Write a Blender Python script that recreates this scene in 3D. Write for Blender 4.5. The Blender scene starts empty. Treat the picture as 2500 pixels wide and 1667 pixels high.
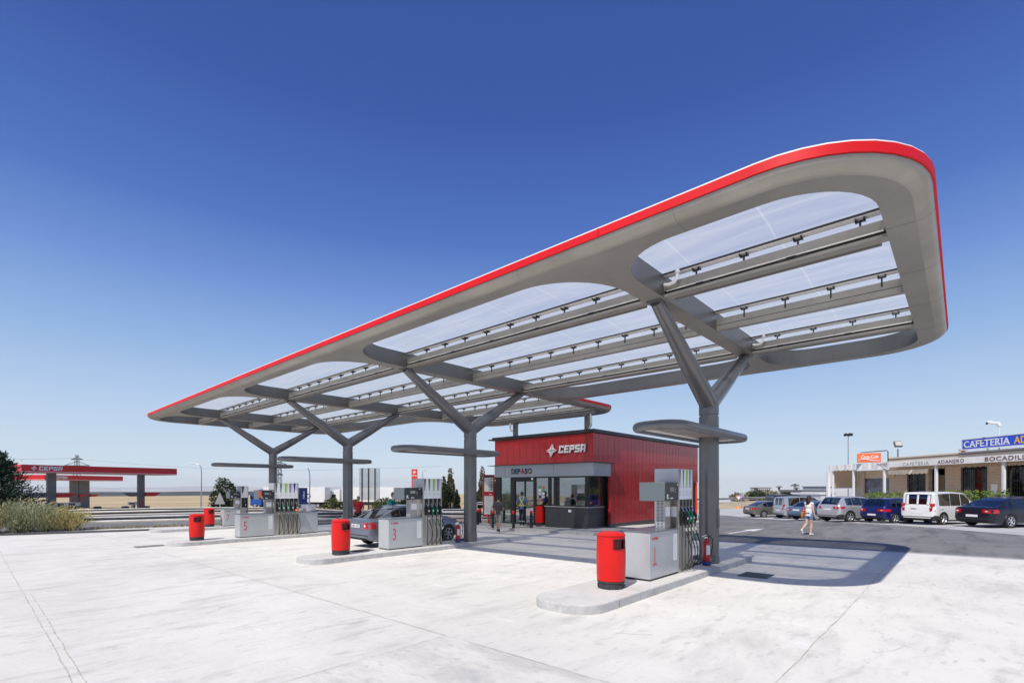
import bpy, bmesh, math, random
from mathutils import Vector, Matrix, noise as mnoise
from mathutils.geometry import tessellate_polygon
R = math.radians
random.seed(7)
scene = bpy.context.scene

# ------------------------------------------------------------------ camera, sky, sun, exposure
# World axes: x runs along the pump islands (away from the viewer), y along the canopy, z up.
YAW = math.atan2(.7393, .6734)
CAMP = (-12.2209, -4.5976, 2.0)
cd = bpy.data.cameras.new('camera'); cam = bpy.data.objects.new('camera', cd)
scene.collection.objects.link(cam); scene.camera = cam
cam.location = CAMP
cam.rotation_euler = (R(90), 0, -math.atan2(.7393, .6734))
cd.sensor_width = 36; cd.lens = 36 * 1207 / 2500; cd.shift_y = (1187 - 833.5) / 2500
cd.clip_start = .1; cd.clip_end = 60000

world = bpy.data.worlds.new('World'); scene.world = world; world.use_nodes = True
wn = world.node_tree.nodes; wl = world.node_tree.links
bg = wn['Background']
sky = wn.new('ShaderNodeTexSky'); sky.sky_type = 'NISHITA'; sky.sun_disc = False
SUN_EL = R(52)
SHX, SHY = 4.55, 1.0                     # shadows run this way on the ground
sky.sun_elevation = SUN_EL
az = math.atan2(-SHX, -SHY)              # direction towards the sun, clockwise from +y
sky.sun_rotation = az
sky.altitude = 0; sky.air_density = 1.15; sky.dust_density = .25; sky.ozone_density = 2.6
# the sky texture, cleaned of its yellow horizon by a zenith-to-horizon tint in world directions
tcw = wn.new('ShaderNodeTexCoord'); sx = wn.new('ShaderNodeSeparateXYZ'); wl.new(tcw.outputs['Generated'], sx.inputs[0])
rp = wn.new('ShaderNodeValToRGB'); wl.new(sx.outputs['Z'], rp.inputs[0]); rp.color_ramp.interpolation = 'LINEAR'
STOPS = [(0, (.73, .805, .88)), (.054, (.61, .74, .875)), (.122, (.505, .655, .865)), (.238, (.30, .475, .78)), (.344, (.168, .30, .68)), (.439, (.083, .183, .54)), (.591, (.047, .108, .39)), (.75, (.036, .086, .335))]
els = rp.color_ramp.elements
while len(els) < len(STOPS): els.new(.5)
for e, (p, c) in zip(els, STOPS): e.position = p; e.color = (*c, 1)
sc10 = wn.new('ShaderNodeVectorMath'); sc10.operation = 'SCALE'; sc10.inputs[3].default_value = 10; wl.new(rp.outputs[0], sc10.inputs[0])
mxw = wn.new('ShaderNodeMix'); mxw.data_type = 'RGBA'; mxw.inputs[0].default_value = .97
wl.new(sky.outputs[0], mxw.inputs[6]); wl.new(sc10.outputs[0], mxw.inputs[7]); wl.new(mxw.outputs[2], bg.inputs[0])
bg.inputs[1].default_value = .1
sd = bpy.data.lights.new('sun', 'SUN'); sun = bpy.data.objects.new('sun', sd)
scene.collection.objects.link(sun)
sd.energy = 4.6; sd.angle = R(.53); sd.color = (1, .955, .88)
hd = Vector((-SHX, -SHY)).normalized()
tosun = Vector((hd.x * math.cos(SUN_EL), hd.y * math.cos(SUN_EL), math.sin(SUN_EL)))
sun.rotation_euler = tosun.to_track_quat('Z', 'Y').to_euler()
sun.location = (-20, -10, 40)
scene.view_settings.view_transform = 'Standard'; scene.view_settings.look = 'None'
scene.view_settings.exposure = 0; scene.view_settings.gamma = 1

# ------------------------------------------------------------------ plan helpers
def cw(X, D):
    """ground plan given as metres right of / in front of the viewpoint -> scene x, y"""
    a, b = X - 4.83, D - 12.13
    return (a * .6734 + b * .7393, -a * .7393 + b * .6734)
def cdir(deg):            # heading measured from "right" towards "ahead" -> scene angle
    return R(deg) - YAW
def zg(u, v):
    z = -.014 * min(max(v, -10), 34) - .012 * min(max(u, 0), 7)
    D = 12.13 + .7393 * u + .6734 * v
    X = 4.83 + .6734 * u - .7393 * v
    if u > 8 and D > 26: z -= .030 * min(D - 26, 15) * min(1, (u - 8) / 6)
    return z

# ------------------------------------------------------------------ materials
def nt(m): return m.node_tree.nodes, m.node_tree.links
MATS = {}
def mat(name, col, rough=.5, metal=0, var=.0, vs=3., bump=0., bs=40., coat=0, spec=.5, stretch=None, col2=None, thr=None, trans=0, alpha=1, coords='Object', emit=None):
    if name in MATS: return MATS[name]
    m = bpy.data.materials.new(name); m.use_nodes = True; MATS[name] = m
    n, l = nt(m); b = n['Principled BSDF']
    b.inputs['Base Color'].default_value = (*col, 1); b.inputs['Roughness'].default_value = rough
    b.inputs['Metallic'].default_value = metal; b.inputs['Coat Weight'].default_value = coat
    b.inputs['Specular IOR Level'].default_value = spec
    b.inputs['Transmission Weight'].default_value = trans; b.inputs['Alpha'].default_value = alpha
    tc = n.new('ShaderNodeTexCoord'); src = tc.outputs[coords]
    if stretch:
        mp = n.new('ShaderNodeMapping'); mp.inputs['Scale'].default_value = stretch
        l.new(src, mp.inputs[0]); src = mp.outputs[0]
    if var or col2:
        t = n.new('ShaderNodeTexNoise'); t.inputs['Scale'].default_value = vs; t.inputs['Detail'].default_value = 7
        t.inputs['Roughness'].default_value = .62
        l.new(src, t.inputs['Vector'])
        r = n.new('ShaderNodeValToRGB'); e = r.color_ramp.elements
        c2 = col2 if col2 else tuple(c * (1 - var) for c in col)
        c1 = col if col2 else tuple(min(1, c * (1 + var)) for c in col)
        a, bb = thr if thr else (.35, .65)
        e[0].position = a; e[1].position = bb; e[0].color = (*c2, 1); e[1].color = (*c1, 1)
        l.new(t.outputs['Fac'], r.inputs[0]); l.new(r.outputs[0], b.inputs['Base Color'])
    if bump:
        t2 = n.new('ShaderNodeTexNoise'); t2.inputs['Scale'].default_value = bs; t2.inputs['Detail'].default_value = 4
        l.new(src, t2.inputs['Vector'])
        bp = n.new('ShaderNodeBump'); bp.inputs['Strength'].default_value = bump; bp.inputs['Distance'].default_value = .02
        l.new(t2.outputs['Fac'], bp.inputs['Height']); l.new(bp.outputs[0], b.inputs['Normal'])
    if emit:
        b.inputs['Emission Color'].default_value = (*col, 1); b.inputs['Emission Strength'].default_value = emit
    return m

def mix_layers(m, layers, coords='Object'):
    """stack stains: layers = [(scale, stretch, lo, hi, colour, strength)]"""
    n, l = nt(m); b = n['Principled BSDF']
    tc = n.new('ShaderNodeTexCoord')
    cur = None
    link = b.inputs['Base Color'].links
    cur = link[0].from_socket if link else None
    for sc, st, lo, hi, col, k in layers:
        mp = n.new('ShaderNodeMapping'); mp.inputs['Scale'].default_value = st
        mp.inputs['Rotation'].default_value = (0, 0, random.uniform(-.25, .25))
        l.new(tc.outputs[coords], mp.inputs[0])
        t = n.new('ShaderNodeTexNoise'); t.inputs['Scale'].default_value = sc; t.inputs['Detail'].default_value = 9
        t.inputs['Roughness'].default_value = .68; t.inputs['Distortion'].default_value = .35
        l.new(mp.outputs[0], t.inputs['Vector'])
        mr = n.new('ShaderNodeMapRange'); mr.inputs[1].default_value = lo; mr.inputs[2].default_value = hi
        mr.inputs[3].default_value = 0; mr.inputs[4].default_value = k
        l.new(t.outputs['Fac'], mr.inputs[0])
        mx = n.new('ShaderNodeMix'); mx.data_type = 'RGBA'
        l.new(mr.outputs[0], mx.inputs[0])
        if cur: l.new(cur, mx.inputs[6])
        else: mx.inputs[6].default_value = b.inputs['Base Color'].default_value
        mx.inputs[7].default_value = (*col, 1); cur = mx.outputs[2]
    l.new(cur, b.inputs['Base Color'])
    return m

concrete = mat('forecourt concrete', (.72, .69, .635), .8, var=.04, vs=.5, bump=.25, bs=14)
mix_layers(concrete, [(.30, (1, .45, 1), .45, .66, (.60, .575, .53), .7), (1.1, (.35, 1, 1), .52, .72, (.46, .44, .41), .7), (3.2, (.3, 1, 1), .54, .72, (.40, .385, .36), .6),
                      (9., (.4, 1, 1), .56, .72, (.33, .32, .31), .5), (34., (1, 1, 1), .64, .74, (.24, .23, .21), .5), (2.2, (1, .5, 1), .60, .70, (.80, .79, .76), .5)])
slab_dark = mat('worn grey slab', (.66, .635, .585), .85, var=.08, vs=.8, bump=.35, bs=14)
mix_layers(slab_dark, [(1.6, (1, .4, 1), .46, .70, (.42, .415, .40), .8), (9., (1, .4, 1), .54, .72, (.34, .335, .32), .6), (40., (1, 1, 1), .6, .74, (.26, .25, .24), .5)])
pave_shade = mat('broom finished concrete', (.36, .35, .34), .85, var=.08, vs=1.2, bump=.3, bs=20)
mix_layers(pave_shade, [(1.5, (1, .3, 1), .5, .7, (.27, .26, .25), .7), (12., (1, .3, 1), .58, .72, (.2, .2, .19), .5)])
kerb_m = mat('kerb concrete', (.5, .49, .475), .85, var=.12, vs=6, bump=.5, bs=60)
mix_layers(kerb_m, [(4., (1, 1, 1), .55, .75, (.3, .29, .27), .7), (50., (1, 1, 1), .6, .72, (.2, .2, .19), .7)])
asphalt = mat('lot asphalt', (.185, .18, .175), .75, var=.12, vs=1.5, bump=.6, bs=120)
mix_layers(asphalt, [(.35, (1, .3, 1), .45, .7, (.27, .265, .255), .9), (1.6, (.16, 1, 1), .50, .66, (.09, .088, .086), .85), (9, (1, .3, 1), .55, .7, (.3, .295, .28), .4)])
asphalt_dk = mat('dark asphalt', (.06, .06, .065), .85, var=.15, vs=2, bump=.6, bs=90)
light_pave = mat('light paving', (.47, .46, .45), .85, var=.1, vs=.6, bump=.3, bs=30)
mix_layers(light_pave, [(.6, (1, .3, 1), .5, .7, (.34, .34, .34), .7)])
white_paint = mat('road paint', (.75, .75, .74), .6, var=.1, vs=6)
joint_m = mat('joint sealant', (.56, .53, .475), .9, var=.25, vs=6)
crack_m = mat('crack grime', (.24, .235, .23), .95, var=.3, vs=8)
gal = mat('galvanised steel', (.5, .51, .53), .38, .85, var=.1, vs=8)
steel_grey = mat('grey painted steel', (.158, .158, .163), .27, .4, var=.08, vs=1.3, bump=.03, bs=25)
soffit_m = mat('metallic grey cladding', (.262, .250, .226), .42, .3, var=.10, vs=.8, bump=.03, bs=12)
fascia_m = mat('metallic edge cladding', (.33, .31, .272), .36, .35, var=.13, vs=.7, bump=.03, bs=9)
beam_m = mat('beam cladding', (.275, .262, .235), .45, .25, var=.09, vs=1.5)
wall_m = mat('opening lining', (.155, .152, .15), .34, .55, var=.08, vs=.8)
red_band = mat('red edge sheeting', (.63, .008, .012), .5, 0, var=.07, vs=1.2, spec=.3, bump=.05, bs=60)
white_trim = mat('white rim', (.8, .8, .8), .5, var=.05, vs=3)
alu = mat('pale aluminium', (.72, .70, .66), .4, .3, var=.05, vs=4)
black_rub = mat('black rubber', (.018, .018, .02), .6, var=.2, vs=12)
black_met = mat('black metal', (.03, .03, .033), .4, .3, var=.15, vs=8)

def grazing(n, l, lo=.04, hi=.9, power=5):
    """reflectance by angle, the same from either side of a thin sheet"""
    g = n.new('ShaderNodeNewGeometry'); d = n.new('ShaderNodeVectorMath'); d.operation = 'DOT_PRODUCT'
    l.new(g.outputs['Normal'], d.inputs[0]); l.new(g.outputs['Incoming'], d.inputs[1])
    ab = n.new('ShaderNodeMath'); ab.operation = 'ABSOLUTE'; l.new(d.outputs['Value'], ab.inputs[0])
    iv = n.new('ShaderNodeMath'); iv.operation = 'SUBTRACT'; iv.inputs[0].default_value = 1; l.new(ab.outputs[0], iv.inputs[1]); iv.use_clamp = True
    pw = n.new('ShaderNodeMath'); pw.operation = 'POWER'; pw.inputs[1].default_value = power; l.new(iv.outputs[0], pw.inputs[0])
    ma = n.new('ShaderNodeMath'); ma.operation = 'MULTIPLY_ADD'; ma.inputs[1].default_value = hi; ma.inputs[2].default_value = lo; ma.use_clamp = True
    l.new(pw.outputs[0], ma.inputs[0]); return ma.outputs[0]
def film_material():
    m = bpy.data.materials.new('translucent roof film'); m.use_nodes = True
    n, l = nt(m); n.clear()
    out = n.new('ShaderNodeOutputMaterial')
    tr = n.new('ShaderNodeBsdfTransparent'); tr.inputs[0].default_value = (.95, .945, .93, 1)
    tl = n.new('ShaderNodeBsdfTranslucent'); tl.inputs[0].default_value = (.60, .62, .62, 1)
    gl = n.new('ShaderNodeBsdfGlossy'); gl.inputs['Roughness'].default_value = .12; gl.inputs[0].default_value = (.9, .9, .9, 1)
    tc = n.new('ShaderNodeTexCoord')
    def streak(scale, st, lo, hi, a, b):
        mp = n.new('ShaderNodeMapping'); mp.inputs['Scale'].default_value = st; l.new(tc.outputs['Object'], mp.inputs[0])
        t = n.new('ShaderNodeTexNoise'); t.inputs['Scale'].default_value = scale; t.inputs['Detail'].default_value = 5
        t.inputs['Distortion'].default_value = .7
        l.new(mp.outputs[0], t.inputs['Vector'])
        r = n.new('ShaderNodeMapRange'); r.inputs[1].default_value = lo; r.inputs[2].default_value = hi
        r.inputs[3].default_value = a; r.inputs[4].default_value = b; l.new(t.outputs['Fac'], r.inputs[0]); return r.outputs[0]
    s1 = streak(1.1, (2.6, .35, 1), .40, .70, .60, .80)  # streaked opacity stands in for pale highlights on the film's wrinkles
    wv = n.new('ShaderNodeTexWave'); wv.bands_direction = 'Y'; wv.inputs['Scale'].default_value = .21
    wv.inputs['Distortion'].default_value = 0; l.new(tc.outputs['Object'], wv.inputs['Vector'])
    w2 = n.new('ShaderNodeMapRange'); w2.inputs[1].default_value = .9975; w2.inputs[2].default_value = .9998
    w2.inputs[3].default_value = 0; w2.inputs[4].default_value = .16; l.new(wv.outputs['Fac'], w2.inputs[0])
    ad = n.new('ShaderNodeMath'); ad.operation = 'ADD'; l.new(s1, ad.inputs[0]); l.new(w2.outputs[0], ad.inputs[1])
    mx = n.new('ShaderNodeMixShader'); l.new(ad.outputs[0], mx.inputs[0]); l.new(tr.outputs[0], mx.inputs[1]); l.new(tl.outputs[0], mx.inputs[2])
    mx2 = n.new('ShaderNodeMixShader')
    l.new(grazing(n, l, .03, .25, 4), mx2.inputs[0]); l.new(mx.outputs[0], mx2.inputs[1]); l.new(gl.outputs[0], mx2.inputs[2])
    bt = n.new('ShaderNodeTexNoise'); bt.inputs['Scale'].default_value = 1.6; bt.inputs['Detail'].default_value = 3
    mp = n.new('ShaderNodeMapping'); mp.inputs['Scale'].default_value = (2.5, .4, 1); l.new(tc.outputs['Object'], mp.inputs[0]); l.new(mp.outputs[0], bt.inputs['Vector'])
    bp = n.new('ShaderNodeBump'); bp.inputs['Strength'].default_value = .12; bp.inputs['Distance'].default_value = .05
    l.new(bt.outputs['Fac'], bp.inputs['Height']); l.new(bp.outputs[0], gl.inputs['Normal'])
    l.new(mx2.outputs[0], out.inputs[0]); return m
film = film_material()

def glass_mat(name, tint, refl=1.0, dens=.5, rough=.02):
    """flat pane: part mirror by angle, part tinted see-through"""
    m = bpy.data.materials.new(name); m.use_nodes = True; n, l = nt(m); n.clear()
    out = n.new('ShaderNodeOutputMaterial')
    tr = n.new('ShaderNodeBsdfTransparent'); tr.inputs[0].default_value = (*tint, 1)
    gl = n.new('ShaderNodeBsdfGlossy'); gl.inputs['Roughness'].default_value = rough
    mx = n.new('ShaderNodeMixShader'); l.new(grazing(n, l, .04*refl + .12*dens, .8*refl, 4), mx.inputs[0]); l.new(tr.outputs[0], mx.inputs[1]); l.new(gl.outputs[0], mx.inputs[2])
    l.new(mx.outputs[0], out.inputs[0]); return m
shop_glass = glass_mat('shop glass', (.62, .74, .72), 1.3, 2.4)
car_glass = glass_mat('car glass', (.30, .36, .36), 1.4, .9)
dark_glass = glass_mat('tinted glass', (.10, .11, .12), .7, .3)

# ------------------------------------------------------------------ mesh builder
class MB:
    def __init__(s): s.v = []; s.f = []; s.m = []; s.s = []
    def add(s, vs, fs, m=0, sm=False):
        o = len(s.v); s.v += [tuple(p) for p in vs]
        for f in fs: s.f.append(tuple(i + o for i in f)); s.m.append(m); s.s.append(sm)
        return s
    def box(s, x0, x1, y0, y1, z0, z1, m=0):
        return s.add([(x0,y0,z0),(x1,y0,z0),(x1,y1,z0),(x0,y1,z0),(x0,y0,z1),(x1,y0,z1),(x1,y1,z1),(x0,y1,z1)],
                     [(3,2,1,0),(4,5,6,7),(0,1,5,4),(1,2,6,5),(2,3,7,6),(3,0,4,7)], m)
    def obox(s, c, size, rot=(0,0,0), m=0):
        M = Matrix.Translation(c) @ (rot if isinstance(rot, Matrix) else Matrix.Rotation(rot[2],4,'Z') @ Matrix.Rotation(rot[1],4,'Y') @ Matrix.Rotation(rot[0],4,'X'))
        a,b,c_ = [q/2 for q in size]
        vs = [M @ Vector(p) for p in [(-a,-b,-c_),(a,-b,-c_),(a,b,-c_),(-a,b,-c_),(-a,-b,c_),(a,-b,c_),(a,b,c_),(-a,b,c_)]]
        return s.add(vs, [(3,2,1,0),(4,5,6,7),(0,1,5,4),(1,2,6,5),(2,3,7,6),(3,0,4,7)], m)
    def tube(s, pts, r, n=10, m=0, caps=True, squash=None, up=None):
        pts = [Vector(p) for p in pts]; k = len(pts)
        rs = r if isinstance(r, (list, tuple)) else [r]*k
        T = []
        for i in range(k):
            a = pts[max(i-1,0)]; b = pts[min(i+1,k-1)]; T.append((b-a).normalized())
        ref = Vector(up) if up else (Vector((0,0,1)) if abs(T[0].z) < .9 else Vector((1,0,0)))
        N = (ref - T[0]*ref.dot(T[0])).normalized(); rings = []
        for i in range(k):
            N = (N - T[i]*N.dot(T[i])).normalized(); B = T[i].cross(N)
            sq = squash or (1,1)
            rings.append([pts[i] + (N*math.cos(2*math.pi*j/n)*sq[0] + B*math.sin(2*math.pi*j/n)*sq[1])*rs[i] for j in range(n)])
        vs = [p for q in rings for p in q]; fs = []
        for i in range(k-1):
            for j in range(n):
                a = i*n+j; b = i*n+(j+1)%n; fs.append((a,b,b+n,a+n))
        s.add(vs, fs, m, True)
        if caps:
            s.add(rings[0], [tuple(range(n))[::-1]], m); s.add(rings[-1], [tuple(range(n))], m)
        return s
    def lathe(s, prof, n=24, o=(0,0,0), m=0, M=None):
        vs = []; fs = []
        for r, z in prof:
            for j in range(n):
                p = Vector((max(r,1e-4)*math.cos(2*math.pi*j/n), max(r,1e-4)*math.sin(2*math.pi*j/n), z))
                if M: p = M @ p
                vs.append(p + Vector(o))
        for i in range(len(prof)-1):
            for j in range(n):
                a = i*n+j; b = i*n+(j+1)%n; fs.append((a,b,b+n,a+n))
        return s.add(vs, fs, m, True)
    def ell(s, c, r, n=12, m=0, M=None, k=8):
        prof = [(math.sin(math.pi*i/k), -math.cos(math.pi*i/k)) for i in range(k+1)]
        S = Matrix.Diagonal((r[0], r[1], r[2])).to_4x4()
        Q = (M @ S) if M else S
        return s.lathe(prof, n, c, m, Q)
    def prism(s, poly, z0, z1, m=0, zf=None, top=True, bottom=True, msides=None):
        n = len(poly); f0 = (lambda x,y: z0+zf(x,y)) if zf else (lambda x,y: z0); f1 = (lambda x,y: z1+zf(x,y)) if zf else (lambda x,y: z1)
        vs = [(x,y,f0(x,y)) for x,y in poly] + [(x,y,f1(x,y)) for x,y in poly]
        s.add(vs, [(i,(i+1)%n,n+(i+1)%n,n+i) for i in range(n)], m if msides is None else msides)
        if top: s.add(vs[n:], [tuple(range(n))], m)
        if bottom: s.add(vs[:n], [tuple(range(n))[::-1]], m)
        return s
    def quad(s, a, b, c, d, m=0): return s.add([a,b,c,d], [(0,1,2,3)], m)
    def xf(s, M, i0=0):
        s.v[i0:] = [tuple(M @ Vector(p)) for p in s.v[i0:]]; return s
    def merge(s, o, M=None):
        s.add([(M @ Vector(p)) if M else p for p in o.v], [], 0)
        b = len(s.v) - len(o.v)
        for f, m, q in zip(o.f, o.m, o.s): s.f.append(tuple(i+b for i in f)); s.m.append(m); s.s.append(q)
        return s
    def build(s, name, mats, parent=None, bevel=0, seg=2, sharp=35, weld=False, loc=None, rot=None):
        me = bpy.data.meshes.new(name); me.from_pydata(s.v, [], s.f); me.update()
        if not isinstance(mats, (list, tuple)): mats = [mats]
        for q in mats: me.materials.append(q)
        me.polygons.foreach_set('material_index', s.m); me.polygons.foreach_set('use_smooth', [True]*len(s.f))
        if weld:
            bm = bmesh.new(); bm.from_mesh(me); bmesh.ops.remove_doubles(bm, verts=bm.verts, dist=.0005); bmesh.ops.recalc_face_normals(bm, faces=bm.faces); bm.to_mesh(me); bm.free()
        me.set_sharp_from_angle(angle=R(sharp))
        o = bpy.data.objects.new(name, me); scene.collection.objects.link(o)
        if parent: o.parent = parent
        if loc: o.location = loc
        if rot: o.rotation_euler = (0,0,rot)
        if bevel:
            b = o.modifiers.new('bevel', 'BEVEL'); b.width = bevel; b.segments = seg; b.limit_method = 'ANGLE'; b.angle_limit = R(40)
        return o

def tag(o, label=None, cat=None, group=None, kind=None):
    if label: o['label'] = label
    if cat: o['category'] = cat
    if group: o['group'] = group
    if kind: o['kind'] = kind
    return o
def thing(name, loc, rz=0, label=None, cat=None, group=None):
    o = bpy.data.objects.new(name, None); scene.collection.objects.link(o)
    o.empty_display_size = .3
    o.location = loc; o.rotation_euler = (0,0,rz); return tag(o, label, cat, group)
def kids(o): return [c for c in bpy.data.objects if c.parent == o]
def copy_tree(o, parent=None, loc=None, rz=None, label=None, group=None):
    c = o.copy(); scene.collection.objects.link(c); c.parent = parent
    if loc is not None: c.location = loc
    if rz is not None: c.rotation_euler = (0,0,rz)
    if label: c['label'] = label
    if group: c['group'] = group
    for ch in kids(o): copy_tree(ch, c)
    return c
def roundpoly(pts, n=10):
    """pts = [(x, y, r)] counter-clockwise; r rounds convex and concave corners alike"""
    out = []; k = len(pts)
    for i in range(k):
        p = Vector(pts[i][:2]); a = Vector(pts[i-1][:2]); b = Vector(pts[(i+1)%k][:2]); r = pts[i][2]
        if r <= 0: out.append(tuple(p)); continue
        da = (a-p).normalized(); db = (b-p).normalized(); ang = math.acos(max(-1,min(1,da.dot(db))))
        t = r/math.tan(ang/2); c = p + (da+db).normalized()*(r/math.sin(ang/2))
        s0 = p+da*t-c; s1 = p+db*t-c; a0 = math.atan2(s0.y,s0.x); a1 = math.atan2(s1.y,s1.x); d = (a1-a0+math.pi)%(2*math.pi)-math.pi
        for j in range(n+1):
            q = a0+d*j/n; out.append((c.x+r*math.cos(q), c.y+r*math.sin(q)))
    return out
def fill_holes(mb, outer, holes, z, m=0, zf=None, flip=False):
    loops = [[Vector((x,y,0)) for x,y in outer]] + [[Vector((x,y,0)) for x,y in h] for h in holes]
    tris = tessellate_polygon(loops); flat = [p for q in loops for p in q]
    vs = [(p.x,p.y,z+(zf(p.x,p.y) if zf else 0)) for p in flat]; fs = []
    for t in tris:
        a,b,c = [flat[i] for i in t]
        cr = (b.x-a.x)*(c.y-a.y)-(b.y-a.y)*(c.x-a.x)
        if abs(cr) < 1e-9: continue
        if (cr > 0) == flip: t = t[::-1]
        fs.append(tuple(t))
    mb.add(vs, fs, m)
def text_mb(txt, size, extr=.004, bold=0., shear=0., space=1., align='LEFT'):
    c = bpy.data.curves.new('lettering', 'FONT'); c.body = txt; c.size = size; c.extrude = extr; c.offset = bold; c.shear = shear
    c.space_character = space; c.align_x = align; c.resolution_u = 3
    o = bpy.data.objects.new('lettering', c); scene.collection.objects.link(o)
    dg = bpy.context.evaluated_depsgraph_get(); me = bpy.data.meshes.new_from_object(o.evaluated_get(dg))
    mb = MB(); mb.add([tuple(v.co) for v in me.vertices], [tuple(p.vertices) for p in me.polygons])
    bpy.data.objects.remove(o); bpy.data.curves.remove(c); bpy.data.meshes.remove(me); return mb
def facing(o, xdir, up=(0,0,1)):
    """matrix placing text drawn in XY: text x -> xdir, text y -> up, text z -> out of the face"""
    x = Vector(xdir).normalized(); y = Vector(up).normalized(); z = x.cross(y)
    M = Matrix((x,y,z)).transposed().to_4x4(); M.translation = Vector(o); return M
def block_word(h=1., extr=.03, word='CEPSA', shear=.16):
    """squared-off italic capitals built from bars"""
    t = .23; w = .78; g = {
     'C': [(0,0,t,1),(0,1-t,w,1),(0,0,w,t),(w-t,.68,w,1),(w-t,0,w,.32)],
     'E': [(0,0,t,1),(0,1-t,w,1),(0,0,w,t),(0,.39,w*.85,.61)],
     'P': [(0,0,t,1),(0,1-t,w,1),(w-t,.36,w,1),(0,.36,w,.36+t)],
     'S': [(0,1-t,w,1),(0,.40,t,1),(0,.39,w,.61),(w-t,0,w,.60),(0,0,w,t)],
     'A': [(0,0,t,1),(0,1-t,w,1),(w-t,0,w,1),(0,.30,w,.30+t*.9)]}
    mb = MB(); x = 0
    for ch in word:
        for k,(a,b,c,d) in enumerate(g[ch]):
            e = extr + k*.0013
            mb.add([((x+p+shear*q)*h,q*h,z) for z in (0,e) for p,q in ((a,b),(c,b),(c,d),(a,d))],
                   [(3,2,1,0),(4,5,6,7),(0,1,5,4),(1,2,6,5),(2,3,7,6),(3,0,4,7)])
        x += w+.13
    return mb
def star_mb(h=1., extr=.03, shear=.16):
    mb = MB(); g = .05
    P = [(g,g),(g,1.0),(.16,.62),(.33,.36),(.62,.22),(.80,g)]
    P = [(g,g),(1.0,g),(.62,.20),(.40,.30),(.30,.42),(.20,.64),(g,1.0)]
    for k in range(4):
        c,s = [(1,0),(0,1),(-1,0),(0,-1)][k]
        Q = [(c*x-s*y, s*x+c*y) for x,y in P]
        Q = [((x+shear*y)*h/2, y*h/2) for x,y in Q]
        mb.prism(Q, 0, extr)
    return mb
# ------------------------------------------------------------------ terrain and ground sheets
FAR = [(0,0),(44,0),(70,-.9),(100,-1.8),(200,-3.2),(500,-7),(1000,-12.3),(1600,-40),(4000,-150),(16000,-900)]
def terrain_z(X, D):
    u, v = cw(X, D); r = math.hypot(X, D)
    z = zg(u, v) - .05
    az_ = math.degrees(math.atan2(X, max(D,.01)))
    k = 1.0
    if az_ > 8: k = 1 + min(1, (az_-8)/10)*1.2      # the land drops away more on the right
    off = 0
    for (a,za),(b,zb) in zip(FAR, FAR[1:]):
        if r <= b: off = za+(zb-za)*(r-a)/(b-a); break
    else: off = FAR[-1][1]
    if r > 200: off += mnoise.noise(Vector((X/120, D/120, 0)))*.5
    return z + off*k
mb = MB(); NA = 150; rads = [1.5,4,8,13,20,28,34,40,44,50,57,64,72,85,100,130,170,230,320,450,620,800,1000,1300,1600,2500,4000,8000,16000]
vs = [(*cw(0,0), terrain_z(0,0))]; fs = []
for r in rads:
    for j in range(NA):
        a = 2*math.pi*j/NA; X, D = r*math.sin(a), r*math.cos(a)
        u, v = cw(X, D); vs.append((u, v, terrain_z(X, D) if D > -20 else zg(u,v)-.05-(max(r-60,0))*.02))
for j in range(NA): fs.append((0, 1+(j+1)%NA, 1+j))
for i in range(len(rads)-1):
    for j in range(NA):
        a = 1+i*NA+j; b = 1+i*NA+(j+1)%NA; fs.append((a,b,b+NA,a+NA))
mb.add(vs, fs, 0, True)
field_m = mat('dry stubble field', (.50, .37, .20), .95, var=.22, vs=.02, bump=.4, bs=4)
mix_layers(field_m, [(.012, (1, 1, 1), .45, .6, (.60, .46, .26), .8), (.9, (1, 1, 1), .5, .7, (.24, .20, .12), .6), (.03, (.3, 1.6, 1), .56, .64, (.20, .20, .10), .5), (6, (1, 1, 1), .5, .7, (.20, .17, .10), .5)])
tag(mb.build('ground', field_m), kind='structure')
def sheet(name, poly, m, dz, sub=2.0, holes=()):
    """ground sheet that follows the fall of the forecourt"""
    bm = bmesh.new()
    loop = [bm.verts.new((x,y,0)) for x,y in poly]; bm.faces.new(loop)
    xs = [p[0] for p in poly]; ys = [p[1] for p in poly]
    for ax,(lo,hi) in enumerate(((min(xs),max(xs)),(min(ys),max(ys)))):
        k = math.floor(lo/sub)*sub
        while k < hi:
            co = (k+.013,0,0) if ax==0 else (0,k+.013,0); no = (1,0,0) if ax==0 else (0,1,0)
            if lo < k < hi: bmesh.ops.bisect_plane(bm, geom=bm.verts[:]+bm.edges[:]+bm.faces[:], plane_co=co, plane_no=no)
            k += sub
    for w in bm.verts: w.co.z = zg(w.co.x, w.co.y)+dz
    bmesh.ops.recalc_face_normals(bm, faces=bm.faces)
    me = bpy.data.meshes.new(name); bm.to_mesh(me); bm.free(); me.materials.append(m)
    if me.polygons and me.polygons[0].normal.z < 0: me.flip_normals()
    o = bpy.data.objects.new(name, me); scene.collection.objects.link(o)
    return tag(o, kind='structure')
CE = [(-60,-40),(7.1,-40),(7.1,20.5),(4.5,27.5),(-4,31.0),(-13,34.2),(-60,46)]
sheet('forecourt', CE, concrete, 0.0)
sheet('worn_slab', [(-11.5,-3.2),(-7.9,-3.2),(-7.9,.55),(-11.5,.55)], slab_dark, .004)
sheet('worn_slab', [(-11.5,-9),(-7.9,-9),(-7.9,-3.2),(-11.5,-3.2)], slab_dark, .004)
sheet('shaded_slab', [(-.3,-1.6),(6.75,-3.3),(6.75,20),(-.3,20)], pave_shade, .004) if False else None
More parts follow.
